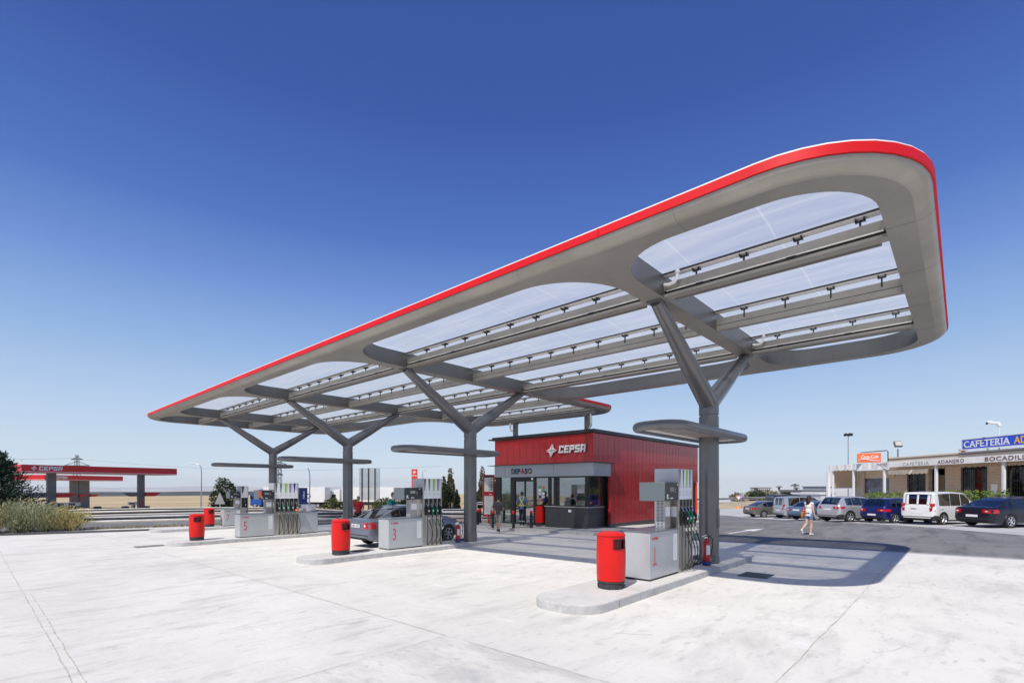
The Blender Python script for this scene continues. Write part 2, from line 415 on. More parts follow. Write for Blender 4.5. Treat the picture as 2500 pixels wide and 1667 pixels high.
# lot: asphalt in front of the parked row, light paving under and behind it
lot = [cw(*p) for p in [(6,-6),(21.0,-6),(21.0,30),(20.2,46.5),(6,47),(-8,46.5),(-12,42)]]
sheet('parking_lane', [(7.1,-40),(40,-40),(cw(21,18)),(cw(20.7,30)),(cw(20.0,46.5)),(cw(6,46.5)),(7.1,30)], asphalt, -.004)
sheet('parking_paving', [cw(21,-8),cw(60,-8),cw(60,62),cw(12,62),cw(6,46.5),cw(20.0,46.5),cw(20.7,30),cw(21,18)], light_pave, -.008)
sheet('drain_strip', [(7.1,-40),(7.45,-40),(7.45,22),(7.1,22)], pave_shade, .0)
# ------------------------------------------------------------------ canopy
COLV = [0, 8.58, 17.18, 25.85]
ZS = 5.75
def outline(o, n=10):
    U=5.4+o; a=-4.12-o; b=29.85+o; e0=8.43-o; e1=17.8+o; E=10.0+o
    return roundpoly([(-U,a,1.45+o),(U,a,1.45+o),(U,e0,.9-o),(E,e0,1.3+o),(E,e1,1.3+o),(U,e1,1.6-o),(U,b,1.45+o),(-U,b,1.45+o)], n)
def loft(mb, loops, m=0):
    n = len(loops[0][0]); vs = [(x,y,z) for L,z in loops for x,y in L]; fs=[]
    for i in range(len(loops)-1):
        for j in range(n): fs.append((i*n+j, i*n+(j+1)%n, (i+1)*n+(j+1)%n, (i+1)*n+j))
    mb.add(vs, fs, m, True)
canopy = thing('station_canopy', (0,0,0), 0, 'long grey canopy with red edge and film skylights over the pumps', 'canopy')
bays = [(-3.77,-.21,-5.1,5.1,1.15), (.2,8.37,-5.1,5.1,1.45), (8.79,16.98,-5.1,9.65,1.4), (17.38,25.65,-5.1,5.1,1.45), (26.05,29.5,-5.1,5.1,1.15)]
holes = [roundpoly([(u0,a,r),(u1,a,r),(u1,b,r),(u0,b,r)], 10) for a,b,u0,u1,r in bays]
mb = MB(); fill_holes(mb, outline(0), holes, ZS, flip=True); mb.build('soffit', soffit_m, canopy)
mb = MB(); fill_holes(mb, outline(.17), holes, 6.03); mb.build('roof_deck', white_trim, canopy)
mb = MB(); prof = [(.2*math.sin(t), ZS+.135*(1-math.cos(t))) for t in [R(a) for a in (0,12,25,40,55,70,82,90)]]
loft(mb, [(outline(o),z) for o,z in prof]); mb.build('fascia', fascia_m, canopy, sharp=50)
mb = MB(); loft(mb, [(outline(.2),5.889),(outline(.225),5.89),(outline(.225),6.012),(outline(.21),6.013)]); mb.build('edge_band', red_band, canopy)
mb = MB(); loft(mb, [(outline(.205),6.014),(outline(.213),6.015),(outline(.213),6.036),(outline(.165),6.042),(outline(.1),6.033)]); mb.build('rim', white_trim, canopy)
mb = MB()
for v in [-1.6+2.93*k for k in range(11)]: mb.tube([(-5.4-o-.001, v, z) for o,z in prof], .002, 5)
for v in [-1.6+2.93*k for k in range(11)]: mb.box(-5.4,-5.11,v-.003,v+.003,ZS-.0025,ZS-.0005) if any(a+1.3<v<b-1.3 for a,b,*_ in bays) else None
for u in (-3.2,-1.1,1.0,3.1): mb.tube([(u,-4.12-o-.001,z) for o,z in prof], .002, 5); mb.box(u-.003,u+.003,-4.12,-3.78,ZS-.0025,ZS-.0005)
mb.build('panel_joint', mat('joint shadow gap',(.15,.14,.13),.8,var=.05,vs=5), canopy)
mb = MB()
for v in [-.4+5.9*k for k in range(6)]: mb.box(-5.629,-5.6255,v-.02,v+.02,5.89,6.012)
mb.build('band_joint', mat('red joint cover',(.55,.006,.01),.4,var=.05,vs=5), canopy)
def bracket(mb, ur, v):
    mb.box(ur-.014,ur+.014,v-.014,v+.014,ZS+.2,6.14); mb.box(ur-.075,ur+.075,v-.065,v-.045,6.135,6.162); mb.box(ur-.075,ur+.075,v+.045,v+.065,6.135,6.162); mb.box(ur-.022,ur+.022,v-.068,v+.068,6.118,6.134)
def proto_mesh(mb, m):
    o = mb.build('x', m); me = o.data; bpy.data.objects.remove(o); return me
def inst(name, me, parent, loc):
    me.name = name; o = bpy.data.objects.new(name, me); scene.collection.objects.link(o); o.parent = parent; o.location = loc; return o
mb = MB(); bracket(mb, 0, 0); br_me = proto_mesh(mb, black_met)
mb = MB(); mb.box(-.13,-.09,-.22,.22,.068,.10); mb.box(-.13,-.105,-.07,.07,.062,.112); clip_me = proto_mesh(mb, black_met)
nbr = 0; far_br = MB()
for h,(a,b,u0,u1,r) in zip(holes,bays):
    mb = MB(); n=len(h)
    mb.add([(x,y,ZS) for x,y in h]+[(x,y,6.205) for x,y in h], [(i,(i+1)%n,n+(i+1)%n,n+i) for i in range(n)], 0, True)
    mb.build('opening_lining', wall_m, canopy)
    us = [-2.8,0,2.8]+([5.7,8.4] if u1>6 else [])
    for bi,ub in enumerate(us):
        if ub in (-2.8,2.8,8.4):           # slim beam with cable tray
            mb = MB(); mb.box(ub-.10,ub-.05,a,b,ZS+.13,ZS+.285); mb.box(ub-.12,ub+.08,a,b,ZS+.008,ZS+.06); mb.box(ub-.085,ub-.045,a,b,ZS+.0601,ZS+.1299,1); mb.box(ub-.0495,ub+.06,a,b,ZS+.20,ZS+.26)
            o=mb.build('beam', [beam_m,black_met], canopy)
            mb = MB(); mb.tube([(ub-.113,a+.05,ZS+.118),(ub-.113,b-.05,ZS+.118)], .013, 8); mb.build('light_tube', alu, o)
            mb = MB(); mb.box(ub+.165,ub+.18,a+.1,b-.1,ZS+.0,ZS+.12); mb.build('trim_strip', beam_m, o)
            v = a+1.3
            while v < b-.4: inst('cable_clip', clip_me, o, (ub,v,ZS)); v += 1.55
        else:                               # deep box beam
            mb = MB(); mb.box(ub-.06,ub+.08,a,b,ZS+.006,ZS+.285); mb.box(ub-.063,ub-.06,a,b,ZS+.125,ZS+.135,1)
            v = a+1.2
            while v < b: mb.box(ub-.066,ub-.06,v-.05,v+.05,ZS+.02,ZS+.12,0); v += 2.2
            mb.build('beam', [beam_m,black_met], canopy)
        # rail that holds the film edge, on stubs
        mb = MB(); ur = ub-.06
        mb.tube([(ur-.045,a,6.185),(ur-.045,b,6.185)], .026, 8); mb.tube([(ur+.045,a,6.185),(ur+.045,b,6.185)], .026, 8); mb.box(ur-.04,ur+.04,a,b,6.185,6.20)
        rl = mb.build('film_rail', alu, canopy)
        mb = MB(); mb.box(ur-.095,ur-.075,a,b,6.185,6.215); mb.build('gasket', black_rub, rl)
        v=a+.35; step=.86; mb=MB()
        while v < b-.2:
            if nbr < 96: inst('rail_bracket', br_me, rl, (ur,v,0)); nbr += 1
            else: bracket(mb, ur, v)
            v += step
        if mb.v: far_br.merge(mb)
    # film panels between rails
    edges = [u0-.04]+us+[u1+.04]
    for ea,eb in zip(edges, edges[1:]):
        mb = MB(); NU,NV=10,24; vs=[]
        x0 = ea-(.06 if ea>u0 else 0); x1 = eb-.06 if eb<u1 else eb
        for i in range(NU+1):
            for j in range(NV+1):
                s=i/NU; t=j/NV; sag = (4*s*(1-s))**.8*(min(1,4*t,4*(1-t)))**.5
                X_=x0+(x1-x0)*s; Y_=a-.04+(b-a+.08)*t; rc=r*.93      # film is cut to the rounded corners
                for cx_,cy_ in ((u0-.04+rc,a-.04+rc),(u0-.04+rc,b+.04-rc),(u1+.04-rc,a-.04+rc),(u1+.04-rc,b+.04-rc)):
                    dx_,dy_=X_-cx_,Y_-cy_
                    if dx_*(-1 if cx_<(u0+u1)/2 else 1)>0 and dy_*(-1 if cy_<(a+b)/2 else 1)>0:
                        q_=math.hypot(dx_,dy_)
                        if q_>rc: X_=cx_+dx_*rc/q_; Y_=cy_+dy_*rc/q_
                vs.append((X_, Y_, 6.225+.09*sag+.008*mnoise.noise(Vector((s*5+ea,t*9+a,0)))))
        mb.add(vs, [(i*(NV+1)+j,(i+1)*(NV+1)+j,(i+1)*(NV+1)+j+1,i*(NV+1)+j+1) for i in range(NU) for j in range(NV)], 0, True)
        mb.build('roof_film', film, canopy)
far_br.build('rail_bracket', black_met, canopy)['kind'] = 'stuff'
# white overflow pipes beside the columns
for vb in (-.24, 17.36):
    for ub in (-2.95, 2.65):
        s = -1 if vb < 0 else 1
        mb = MB(); mb.tube([(ub-.02,vb,5.98),(ub-.02,vb+s*.10,5.96),(ub-.04,vb+s*.22,5.97),(ub-.05,vb+s*.28,6.03),(ub-.05,vb+s*.29,6.20)], .03, 10); mb.lathe([(.0,0),(.05,0),(.05,.03),(0,.03)],12,(ub-.05,vb+s*.29,6.13))
        mb.build('overflow_pipe', white_trim, canopy)
# posts that stand on the shop roof
for v in (15.0, 9.95):
    mb = MB(); mb.box(9.5,9.72,v-.11,v+.11,4.55,ZS+.05); mb.box(9.4,9.82,v-.22,v+.22,4.62,4.66); mb.box(9.42,9.8,v-.05,v+.05,ZS-.28,ZS-.02)
    p = mb.build('roof_post', steel_grey, canopy)
    s = 1 if v > 12 else -1
    mb = MB(); mb.tube([(9.6,v+s*.22,ZS+.02),(9.6,v+s*.26,ZS-.25),(9.6,v+s*.25,ZS-.55),(9.6,v+s*.12,ZS-.72),(9.6,v+s*.10,4.66)] if s<0 else [(9.6,v+.42,ZS+.02),(9.6,v+.42,ZS-.30),(9.6,v+.36,ZS-.42),(9.6,v+.14,ZS-.45)], .055, 10)
    mb.build('downpipe', alu, p)

# ------------------------------------------------------------------ Y columns with light rings
def column():
    t = thing('forked_post', (0,0,0))
    mb = MB(); mb.lathe([(0,0),(.245,0),(.245,.30),(.232,.32),(.23,3.70),(.215,3.705),(.215,3.75),(.23,3.755),(.23,3.95),(.225,4.1),(.19,4.24),(.1,4.30),(0,4.31)], 40)
    mb.box(-.07,.07,-.2345,-.2,1.0,1.45)
    mb.build('shaft', steel_grey, t, sharp=30)
    for s in (-1,1):
        top = Vector((s*2.82,0,ZS+.0)); base = Vector((0,0,4.02)); d=(top-base)
        pts=[base+d*k for k in (0,.25,.46,.465,.475,.48,.75,1.0)]
        mb=MB(); mb.tube(pts,[.222,.21,.196,.192,.192,.188,.155,.125],28)
        mb.lathe([(.0,0),(.2,0),(.2,.03),(0,.03)],4,(s*2.82,0,ZS-.035),M=Matrix.Rotation(R(45),4,'Z'))
        mb.build('arm', steel_grey, t, sharp=30)
    path = roundpoly([(-3.2,-.60,.42),(1.0,-.60,.36),(1.0,.40,.36),(-3.2,.40,.42)], 12)
    # widen the far end a little less than the near end, as built
    mb=MB(); n=16; vs=[]; fs=[]; k=len(path)
    for i,(x,y) in enumerate(path):
        a=Vector(path[i-1]); b=Vector(path[(i+1)%k]); tdir=(b-a).normalized(); nrm=Vector((tdir.y,-tdir.x))
        for j in range(n):
            q=2*math.pi*j/n; vs.append((x+nrm.x*.085*math.cos(q), y+nrm.y*.085*math.cos(q), 3.2+.095*math.sin(q)))
    for i in range(k):
        for j in range(n): fs.append((i*n+j,((i+1)%k)*n+j,((i+1)%k)*n+(j+1)%n,i*n+(j+1)%n))
    mb.add(vs,fs,0,True)
    ring=mb.build('light_ring', steel_grey, t)
    ins=lambda o:[(x*(1-0)+0,y) for x,y in roundpoly([(-3.2+o,-.60+o,.42-o),(1.0-o,-.60+o,.36-o),(1.0-o,.40-o,.36-o),(-3.2+o,.40-o,.42-o)],12)]
    mb=MB(); mb.prism(ins(.02),3.19,3.245); mb.build('panel', mat('ring underside panel',(.30,.24,.215),.5,.2,var=.08,vs=2), ring)
    mb=MB(); A=ins(.09); B=ins(.165); m_=len(A)
    mb.add([(x,y,3.165) for x,y in A]+[(x,y,3.165) for x,y in B]+[(x,y,3.19) for x,y in A]+[(x,y,3.19) for x,y in B],
           [f for i in range(m_) for f in ((i,m_+i,m_+(i+1)%m_,(i+1)%m_),(i,(i+1)%m_,2*m_+(i+1)%m_,2*m_+i),(m_+i,3*m_+i,3*m_+(i+1)%m_,m_+(i+1)%m_))])
    mb.build('diffuser', mat('opal diffuser',(.85,.85,.83),.4,var=.02,vs=2), ring)
    return t
c0 = column()
CL = ['grey forked post rising behind the dispenser numbered 1, largest of the four posts','grey forked post beside the front of the grey saloon, past the dispenser numbered 3',
      'grey forked post rising behind dispenser number five','grey forked post rising just behind the dispenser numbered 5, thinnest of the four posts']
CL[2]='grey forked post behind the grey saloon, between the dispensers numbered 3 and 5'
for i,v in enumerate(COLV):
    zb = zg(0,v)+.145
    o = c0 if i==0 else copy_tree(c0)
    o.location=(0,v,0); tag(o, CL[i], 'canopy post', 'forked posts carrying the canopy')
# ------------------------------------------------------------------ pump islands
IV = [0, 8.62, 17.25, 25.9]
isl_u = [(-5.92,2.25),(-6.1,2.0),(-7.2,1.6),(-6.0,2.4)]
ILAB = ['raised concrete kerb island under the dispenser numbered 1','raised concrete kerb island under the dispenser numbered 3',
        'raised concrete kerb island under the dispenser numbered 5','raised concrete kerb island under the dispenser numbered 7']
isl_top = mat('island top concrete', (.58,.57,.54), .85, var=.07, vs=2, bump=.3, bs=30)
mix_layers(isl_top, [(3., (1,1,1), .55, .72, (.44,.42,.38), .7)])
for i,(v,(a,b)) in enumerate(zip(IV,isl_u)):
    P = roundpoly([(a,v-.43,.5),(b,v-.43,.4),(b,v+.86,.4),(a,v+.86,.5)], 10)
    t = thing('pump_island', (0,0,0), 0, ILAB[i], 'kerb island', 'kerb islands under the pumps')
    Q = roundpoly([(a+.012,v-.418,.49),(b-.012,v-.418,.39),(b-.012,v+.848,.39),(a+.012,v+.848,.49)], 10)
    mb = MB(); n=len(P)
    loops = [[(x,y,zg(x,y)-.1) for x,y in P],[(x,y,zg(x,y)+.136) for x,y in P],[(x,y,zg(x,y)+.15) for x,y in Q]]
    mb.add([p for L in loops for p in L], [(k*n+j,k*n+(j+1)%n,(k+1)*n+(j+1)%n,(k+1)*n+j) for k in range(2) for j in range(n)], 0, True)
    for x in [a+.9+1.25*k for k in range(6)]:                      # joints in the kerb
        mb.box(x-.006,x+.006,v-.4325,v-.425,zg(x,v)+.02,zg(x,v)+.13,1)
    mb.build('kerb_side', [kerb_m, crack_m], t)
    cx_=(a+b)/2; loc=[(cx_,v+.2,zg(cx_,v)+.149)]
    mb = MB(); vs=[(x,y,zg(x,y)+.15) for x,y in Q]; mb.add([(cx_,v+.215,zg(cx_,v+.215)+.15)]+vs, [(0,1+j,1+(j+1)%n) for j in range(n)])
    mb.build('island_top', isl_top, t)

# ------------------------------------------------------------------ fuel dispensers
cab_m = mat('silver cabinet panel', (.50,.515,.53), .32, .35, var=.03, vs=2)
stain_m = mat('brushed stainless', (.47,.445,.41), .30, .85, var=.12, vs=3, stretch=(30,30,.6), bump=.02)
head_m = mat('slate head housing', (.12,.145,.16), .4, .1, var=.08, vs=30)
face_m = mat('dark display face', (.028,.030,.036), .3, var=.1, vs=5)
lcd_m = mat('display glass', (.22,.23,.20), .2, var=.05, vs=20)
label_m = mat('white notice', (.78,.79,.80), .45, var=.03, vs=12)
fine_print = mat('faint print', (.45,.46,.48), .6, var=.1, vs=30)
top_m = mat('cabinet lid', (.28,.29,.30), .22, .7, var=.1, vs=3)
mix_layers(cab_m,[(4,(1,1,.3),.56,.76,(.36,.36,.35),.5)])
num_red = mat('red numeral', (.55,.03,.025), .4, var=.04, vs=5)
green_m = mat('green grip', (.0,.16,.075), .4, var=.1, vs=20)
nz_metal = mat('nozzle metal', (.65,.65,.64), .25, .9, var=.05, vs=20)
stripe_cols = {'grey':(.09,.09,.10),'green':(.012,.17,.085),'lime':(.25,.56,.03),'mid':(.20,.20,.22),'blue':(.03,.02,.30)}
stripe_m = {k: mat('fuel stripe '+k, c, .35, var=.03, vs=5) for k,c in stripe_cols.items()}
pale_m = {k: mat('pale fuel stripe '+k, tuple(.35+.6*q*.7 for q in c), .35, var=.03, vs=5) for k,c in stripe_cols.items()}
paper_white = mat('notice paper', (.74,.745,.74), .7, var=.03, vs=8)
def dispenser(num, cab, tow, head, stripes, zi, rcab=None, label='', lift=0):
    """origin at (0, front face, island top); cab/tow/head = x ranges"""
    t = thing('fuel_dispenser', (0,0,0), 0, label, 'fuel dispenser', 'fuel dispensers on the kerb islands')
    y0,y1 = 0,.56
    def cabinet(a,b,name='cabinet'):
        mb = MB(); mb.box(a,b,y0,y1,.035,.945); c = mb.build(name, cab_m, t, bevel=.008)
        mb = MB(); mb.box(a+.02,b-.01,y0+.012,y1-.012,0,.035); mb.build('plinth', black_rub, c)
        mb = MB(); mb.box(a-.015,b+.0,y0-.02,y1+.02,.947,.972); mb.build('lid', top_m, c, bevel=.006)
        return c
    c = cabinet(*cab); w = cab[1]-cab[0]
    n = text_mb(num,.52,.001,-.002); xs=[p[0] for p in n.v]; cxm=(min(xs)+max(xs))/2
    M = facing((cab[0]+.21-cxm*.62,-.002,.30),(1,0,0)) @ Matrix.Diagonal((.62,1,1,1)); n.xf(M)
    if num=='1': n.box(cab[0]+.12,cab[0]+.30,-.0035,-.001,.30,.325)
    n.build('numeral', num_red, c)
    wd = MB(); wd.merge(star_mb(.062,.001),Matrix.Translation((.03,.025,0))); wd.merge(block_word(.042,.001),Matrix.Translation((.08,.004,0))); wd.xf(facing((cab[0]+.07,-.002,.80),(1,0,0))); wd.build('logo', num_red, c)
    mb = MB(); a=cab[1]-.22 if w>1 else cab[1]-.18; mb.box(a,a+.16,-.0035,-.001,.30,.86,0)
    for k in range(22):
        z=.84-.024*k; mb.box(a+.015,a+.015+random.uniform(.06,.13),-.0045,-.0036,z-.004,z+.004,1)
    mb.build('safety_notice', [paper_white, fine_print], c)
    if rcab: cabinet(*rcab)
    # tower
    a,b = tow; e=a+.045; tw = b-e
    mb = MB(); mb.box(a,a+.045,y0-.01,y1-.02,0,2.235); mb.box(b-.035,b,y0-.01,y1-.02,0,2.235); mb.box(a+.045,b-.035,y0+.06,y1-.02,.03,2.23)
    mb.box(a+.045,b-.035,y0-.005,y0+.06,0,.03)
    tower = mb.build('tower', stain_m, t, bevel=.005)
    mb = MB(); mb.box(a+.046,b-.036,y0-.004,y0+.058,1.57,2.225); pn = mb.build('fuel_panel', label_m, tower)
    k = len(stripes); sw = (b-.036-a-.046)/k
    for i,sname in enumerate(stripes):
        x=a+.046+i*sw; mb=MB()
        mb.add([(x+.01,-.0055,2.22),(x+sw*.52,-.0055,2.22),(x+sw*.30,-.0055,1.82),(x+.10*sw+.01,-.0055,1.82)],[(3,2,1,0)],0)
        mb.add([(x+sw*.53,-.0055,2.22),(x+sw*.83,-.0055,2.22),(x+sw*.56,-.0055,1.82),(x+sw*.31,-.0055,1.82)],[(3,2,1,0)],1 if sname in('lime','mid') else 2)
        mb.build('fuel_stripe',[stripe_m[sname],pale_m[sname],label_m],pn)
        mb=MB()
        for q in range(4): mb.box(x+.02,x+.02+random.uniform(.4,.6)*sw,-.0055,-.0045,1.75-q*.03,1.758-q*.03)
        mb.build('price_print', fine_print, pn)
    # hose bays and nozzles
    for i,sname in enumerate(stripes):
        x=a+.046+i*sw
        mb=MB(); mb.box(x+.004,x+.034,y0-.008,y0+.06,.03,1.56,0); mb.box(x+.036,x+sw-.002,y0+.045,y0+.0595,1.02,1.565,1); mb.box(x+.036,x+sw-.03,y0-.002,y0+.0595,.03,1.0,0)
        bay=mb.build('hose_bay',[stain_m,black_rub],tower)
        xc=x+.034+(sw-.034)*.5
        gm = green_m if sname in('green','lime') else black_rub
        mb=MB()
        mb.tube([(xc,-.0,1.42),(xc,-.045,1.36),(xc,-.075,1.30)],.011,8,1)                       # spout
        mb.tube([(xc,-.07,1.31),(xc,-.105,1.22),(xc,-.12,1.14),(xc,-.10,1.05)],[.026,.036,.032,.020],10,0)
        mb.tube([(xc,-.085,1.24),(xc,-.045,1.17),(xc,-.05,1.08),(xc,-.085,1.04)],[.012,.011,.011,.012],8,2)
        mb.lathe([(.0,0),(.026,0),(.026,.008),(0,.008)],12,(xc,-.15,1.17),3,Matrix.Rotation(R(90),4,'X'))
        nz=mb.build('nozzle',[gm,nz_metal,black_rub,label_m],bay)
        sgn=.3
        end=Vector((xc+.045,-.02,.04)); st=Vector((xc,-.10,1.045))
        mb=MB(); P=[]
        for q in range(17):
            s=q/16; x_=st.x+(end.x-st.x)*s+math.sin(math.pi*s**1.3)*.12*(1 if i%2 else .8); y_=st.y+(end.y-st.y)*s-math.sin(math.pi*s**1.4)*.13; z_=st.z-(st.z-.035)*s**.9
            P.append((x_,y_,z_))
        mb.tube(P,.0125,8,0); mb.tube(P[1:3],.018,8,1); mb.tube(P[3:5],.0165,8,2 if gm is green_m else 0)
        mb.build('hose',[black_rub,nz_metal,green_m],bay)
    # payment head on its neck
    h0,h1 = head
    mb = MB(); mb.box(h0,h0+.035,-.06,.50,1.55,1.935); mb.box(h0+.035,h1,-.055,.50,1.55,1.935)
    hd_=mb.build('display_head', head_m, t, bevel=.008)
    mb = MB(); mb.box(h0+.04,h1-.008,-.064,-.056,1.56,1.925); f=mb.build('display_face', face_m, hd_, bevel=.003)
    hw=h1-h0
    mb=MB(); mb.box(h0+.38*hw,h0+.68*hw,-.068,-.0645,1.745,1.835); mb.build('screen', lcd_m, f)
    mb=MB(); mb.box(h0+.15*hw,h0+.24*hw,-.067,-.0645,1.63,1.655); mb.box(h0+.15*hw,h0+.30*hw,-.067,-.0645,1.60,1.615); mb.box(h0+.42*hw,h0+.60*hw,-.067,-.0645,1.60,1.62); mb.box(h0+.16*hw,h0+.24*hw,-.067,-.0645,1.665,1.69); mb.box(h0+.76*hw,h0+.79*hw,-.067,-.0645,1.78,1.80); mb.box(h0+.76*hw,h0+.79*hw,-.067,-.0645,1.73,1.75)
    mb.lathe([(0,0),(.018,0),(.018,.003),(0,.003)],12,(h1-.04,-.0645,1.89),0,Matrix.Rotation(R(90),4,'X'))
    mb.build('face_print', label_m, f)
    mb=MB(); mb.box(h0+hw*.55,h1-.02,.10,.30,.97,1.56)
    neck=mb.build('neck', stain_m, t)
    mb=MB(); mb.box(h0+hw*.55-.006,h0+hw*.55-.0005,.105,.295,.98,1.55); mb.build('vent_plate', cab_m, neck)
    mb=MB(); zz=.99
    while zz<1.54: mb.box(h0+hw*.55-.009,h0+hw*.55-.0065,.125,.19,zz,zz+.013); mb.box(h0+hw*.55-.009,h0+hw*.55-.0065,.21,.275,zz,zz+.013); zz+=.03
    for q in range(0): pass
    mb.build('vent_slat', black_rub, neck)
    mb=MB(); mb.box(h0+hw*.60,h1-.03,.098,.0995,1.22,1.42); mb.build('paper_notice', label_m, neck)
    mb=MB(); mb.box(a-.004,a-.0005,y0+.005,y1-.035,1.95,2.225); mb.build('cover_plate',cab_m,tower)
    # white notices on the end of the tower
    mb=MB(); mb.box(a-.003,a-.0005,.03,.15,1.2,1.42); mb.box(a-.003,a-.0005,.38,.50,1.2,1.42); mb.build('paper_notice', paper_white, tower)
    return t
S4=['grey','green','lime','mid']
V0=.105
specs = [('1',(-3.32,-2.03),(-2.03,-1.27),(-2.80,-2.17),S4,None,-.11,'silver fuel dispenser marked 1 behind the big red bin, four hoses'),
         ('3',(-3.50,-2.20),(-2.20,-1.40),(-2.98,-2.33),S4,None,8.50,'silver fuel dispenser marked 3 in front of the grey saloon'),
         ('5',(-4.83,-3.48),(-3.48,-2.43),(-4.12,-3.52),['grey','green','lime','mid','blue'],(-2.43,-1.54),17.08,'silver fuel dispenser marked 5 with five hoses and a blue stripe'),
         ('7',(-2.69,-1.85),(-1.85,-1.42),(-2.42,-1.84),['grey'],None,25.75,'silver fuel dispenser marked 7, with a single hose')]
for num,cab,tow,head,st,rc,v,lab in specs:
    z = zg((cab[0]+cab[1])/2, v)+.15
    o = dispenser(num,cab,tow,head,st,z,rc,lab)
    o.location=(0,v,z-.002)
    if num=='5': five=o
# adhesive poster on the head of number five
mb=MB(); mb.box(-4.13,-4.02,-.10,-.097,1.63,1.93); q=mb.build('orange_notice', mat('orange notice',(.80,.12,.05),.5,var=.1,vs=9), five)
# orange hose tag on the fifth hose
mb=MB(); mb.lathe([(0,0),(.05,.0),(.07,.05),(.05,.1),(0,.1)],12,(-2.55,-.13,1.0)); mb.build('hose_tag', mat('orange tag',(.75,.18,.03),.5,var=.1,vs=9), five)
# additive dispenser with a blue side panel, and its dark head
zb=zg(1.5,25.8)+.149
t=thing('additive_dispenser',(0,25.75,zb),0,'slim grey dispenser with a blue side panel, beyond the box on dispenser 5','fuel dispenser')
mb=MB(); mb.box(.85,1.55,0,.5,0,2.1); mb.build('tower',stain_m,t,bevel=.01)
mb=MB(); mb.box(1.551,2.05,-.02,.5,.75,2.15); mb.build('blue_panel',mat('blue enamel',(.02,.05,.22),.35,var=.05,vs=5),t,bevel=.01)
mb=MB(); w=text_mb('AdBlue',.17,.001,.004); w.xf(facing((1.86,-.022,1.45),(0,0,1),(-1,0,0))); w.build('lettering',label_m,t)
mb=MB(); mb.box(.55,1.50,-.08,-.002,1.35,1.75); mb.build('display_head',face_m,t,bevel=.01)
# carton of leaflets on the right-hand cabinet of number five
zb=zg(-2,17.2)+.15+.972
t=thing('cardboard_carton',(-1.98,17.36,zb),R(2),'white printed carton standing on the cabinet beside dispenser 5','carton')
cart=mat('white printed card',(.62,.62,.68),.7,var=.22,vs=34,bump=.1)
mb=MB(); mb.box(-.30,.38,-.2,.2,0,.31); mb.build('carton_body',cart,t,bevel=.006)
mb=MB(); mb.add([(-.30,-.2,.31),(-.30,.2,.31),(-.46,.2,.22),(-.46,-.2,.22)],[(0,1,2,3),(3,2,1,0)]); mb.build('open_flap',cart,t)
mb=MB(); w=text_mb('U',.13,.001,.008); w.xf(facing((-.20,-.203,.05),(1,0,0))); mb.merge(w); mb.build('red_letter',num_red,t)
mb=MB(); mb.box(-.43,-.27,-.24,-.06,0,.17); tag(mb.build('leaflet_bundle',paper_white,None,bevel=.006,loc=(-2.02,17.36,zb)),'small white bundle of leaflets beside the printed carton','paper bundle')

# ------------------------------------------------------------------ litter bins
bin_red = mat('red moulded plastic',(.64,.008,.006),.38,var=.06,vs=1.5,spec=.35,bump=.02,bs=50)
mix_layers(bin_red,[(6,(1,1,.35),.56,.74,(.38,.015,.012),.55),(40,(1,1,.5),.66,.74,(.75,.25,.2),.5)])
bin_base = mat('speckled dark rubber',(.045,.045,.047),.8,var=.6,vs=90,bump=.4,bs=120)
bin_in = mat('bin inside',(.10,.008,.008),.6,var=.2,vs=5)
def make_bin():
    t=thing('litter_bin',(0,0,0))
    # body with two real openings
    n=48; prof=[(.235,.135),(.255,.15),(.262,.30),(.266,.60),(.262,.78),(.255,.93),(.25,.955),(.262,.962),(.262,.975),(.24,.995),(.17,1.02),(.08,1.033),(0,1.037)]
    rows=[(.235,.135),(.255,.15),(.262,.30),(.266,.55),(.264,.70),(.262,.74),(.257,.90),(.255,.93),(.25,.955),(.264,.960),(.264,.975),(.24,.997),(.17,1.022),(.08,1.035),(.001,1.038)]
    vs=[];fs=[]
    for r,z in rows:
        for j in range(n): vs.append((r*math.cos(2*math.pi*j/n),r*math.sin(2*math.pi*j/n),z))
    for i in range(len(rows)-1):
        for j in range(n):
            ang=(j+.5)*360/n
            if i==5 and (ang<26 or ang>334 or abs(ang-180)<26): continue
            fs.append((i*n+j,i*n+(j+1)%n,(i+1)*n+(j+1)%n,(i+1)*n+j))
    mb=MB(); mb.add(vs,fs,0,True); body=mb.build('bin_body',bin_red,t,sharp=40)
    for s in (0,180):
        a0,a1=R(s-26.5),R(s+26.5); mb=MB(); ring=[]
        for z,(b0,b1) in ((.735,(a0,a1)),(.905,(a1,a0))):
            for k in range(9):
                a=b0+(b1-b0)*k/8; r=.268; ring.append((r*math.cos(a),r*math.sin(a),z))
        ring.append(ring[0]); mb.tube(ring,.011,8); mb.build('slot_frame',mat('dark slot frame',(.03,.008,.008),.5,var=.1,vs=9),body)
    mb=MB(); mb.lathe([(0,.2),(.225,.2),(.225,.94),(0,.94)],32); mb.f=[f[::-1] for f in mb.f]
    mb.build('liner',bin_in,body)
    mb=MB(); mb.lathe([(0,0),(.215,0),(.235,.02),(.235,.10),(.25,.115),(.25,.14),(0,.14)],40)
    for a in range(0,360,60): mb.obox((.236*math.cos(R(a)),.236*math.sin(R(a)),.05),(.012,.14,.05),(0,0,R(a)))
    mb.build('bin_base',bin_base,t)
    return t
bin0=make_bin()
def at_col(px, u=None, D=None): return cw((px-1250)/1207*D, D)
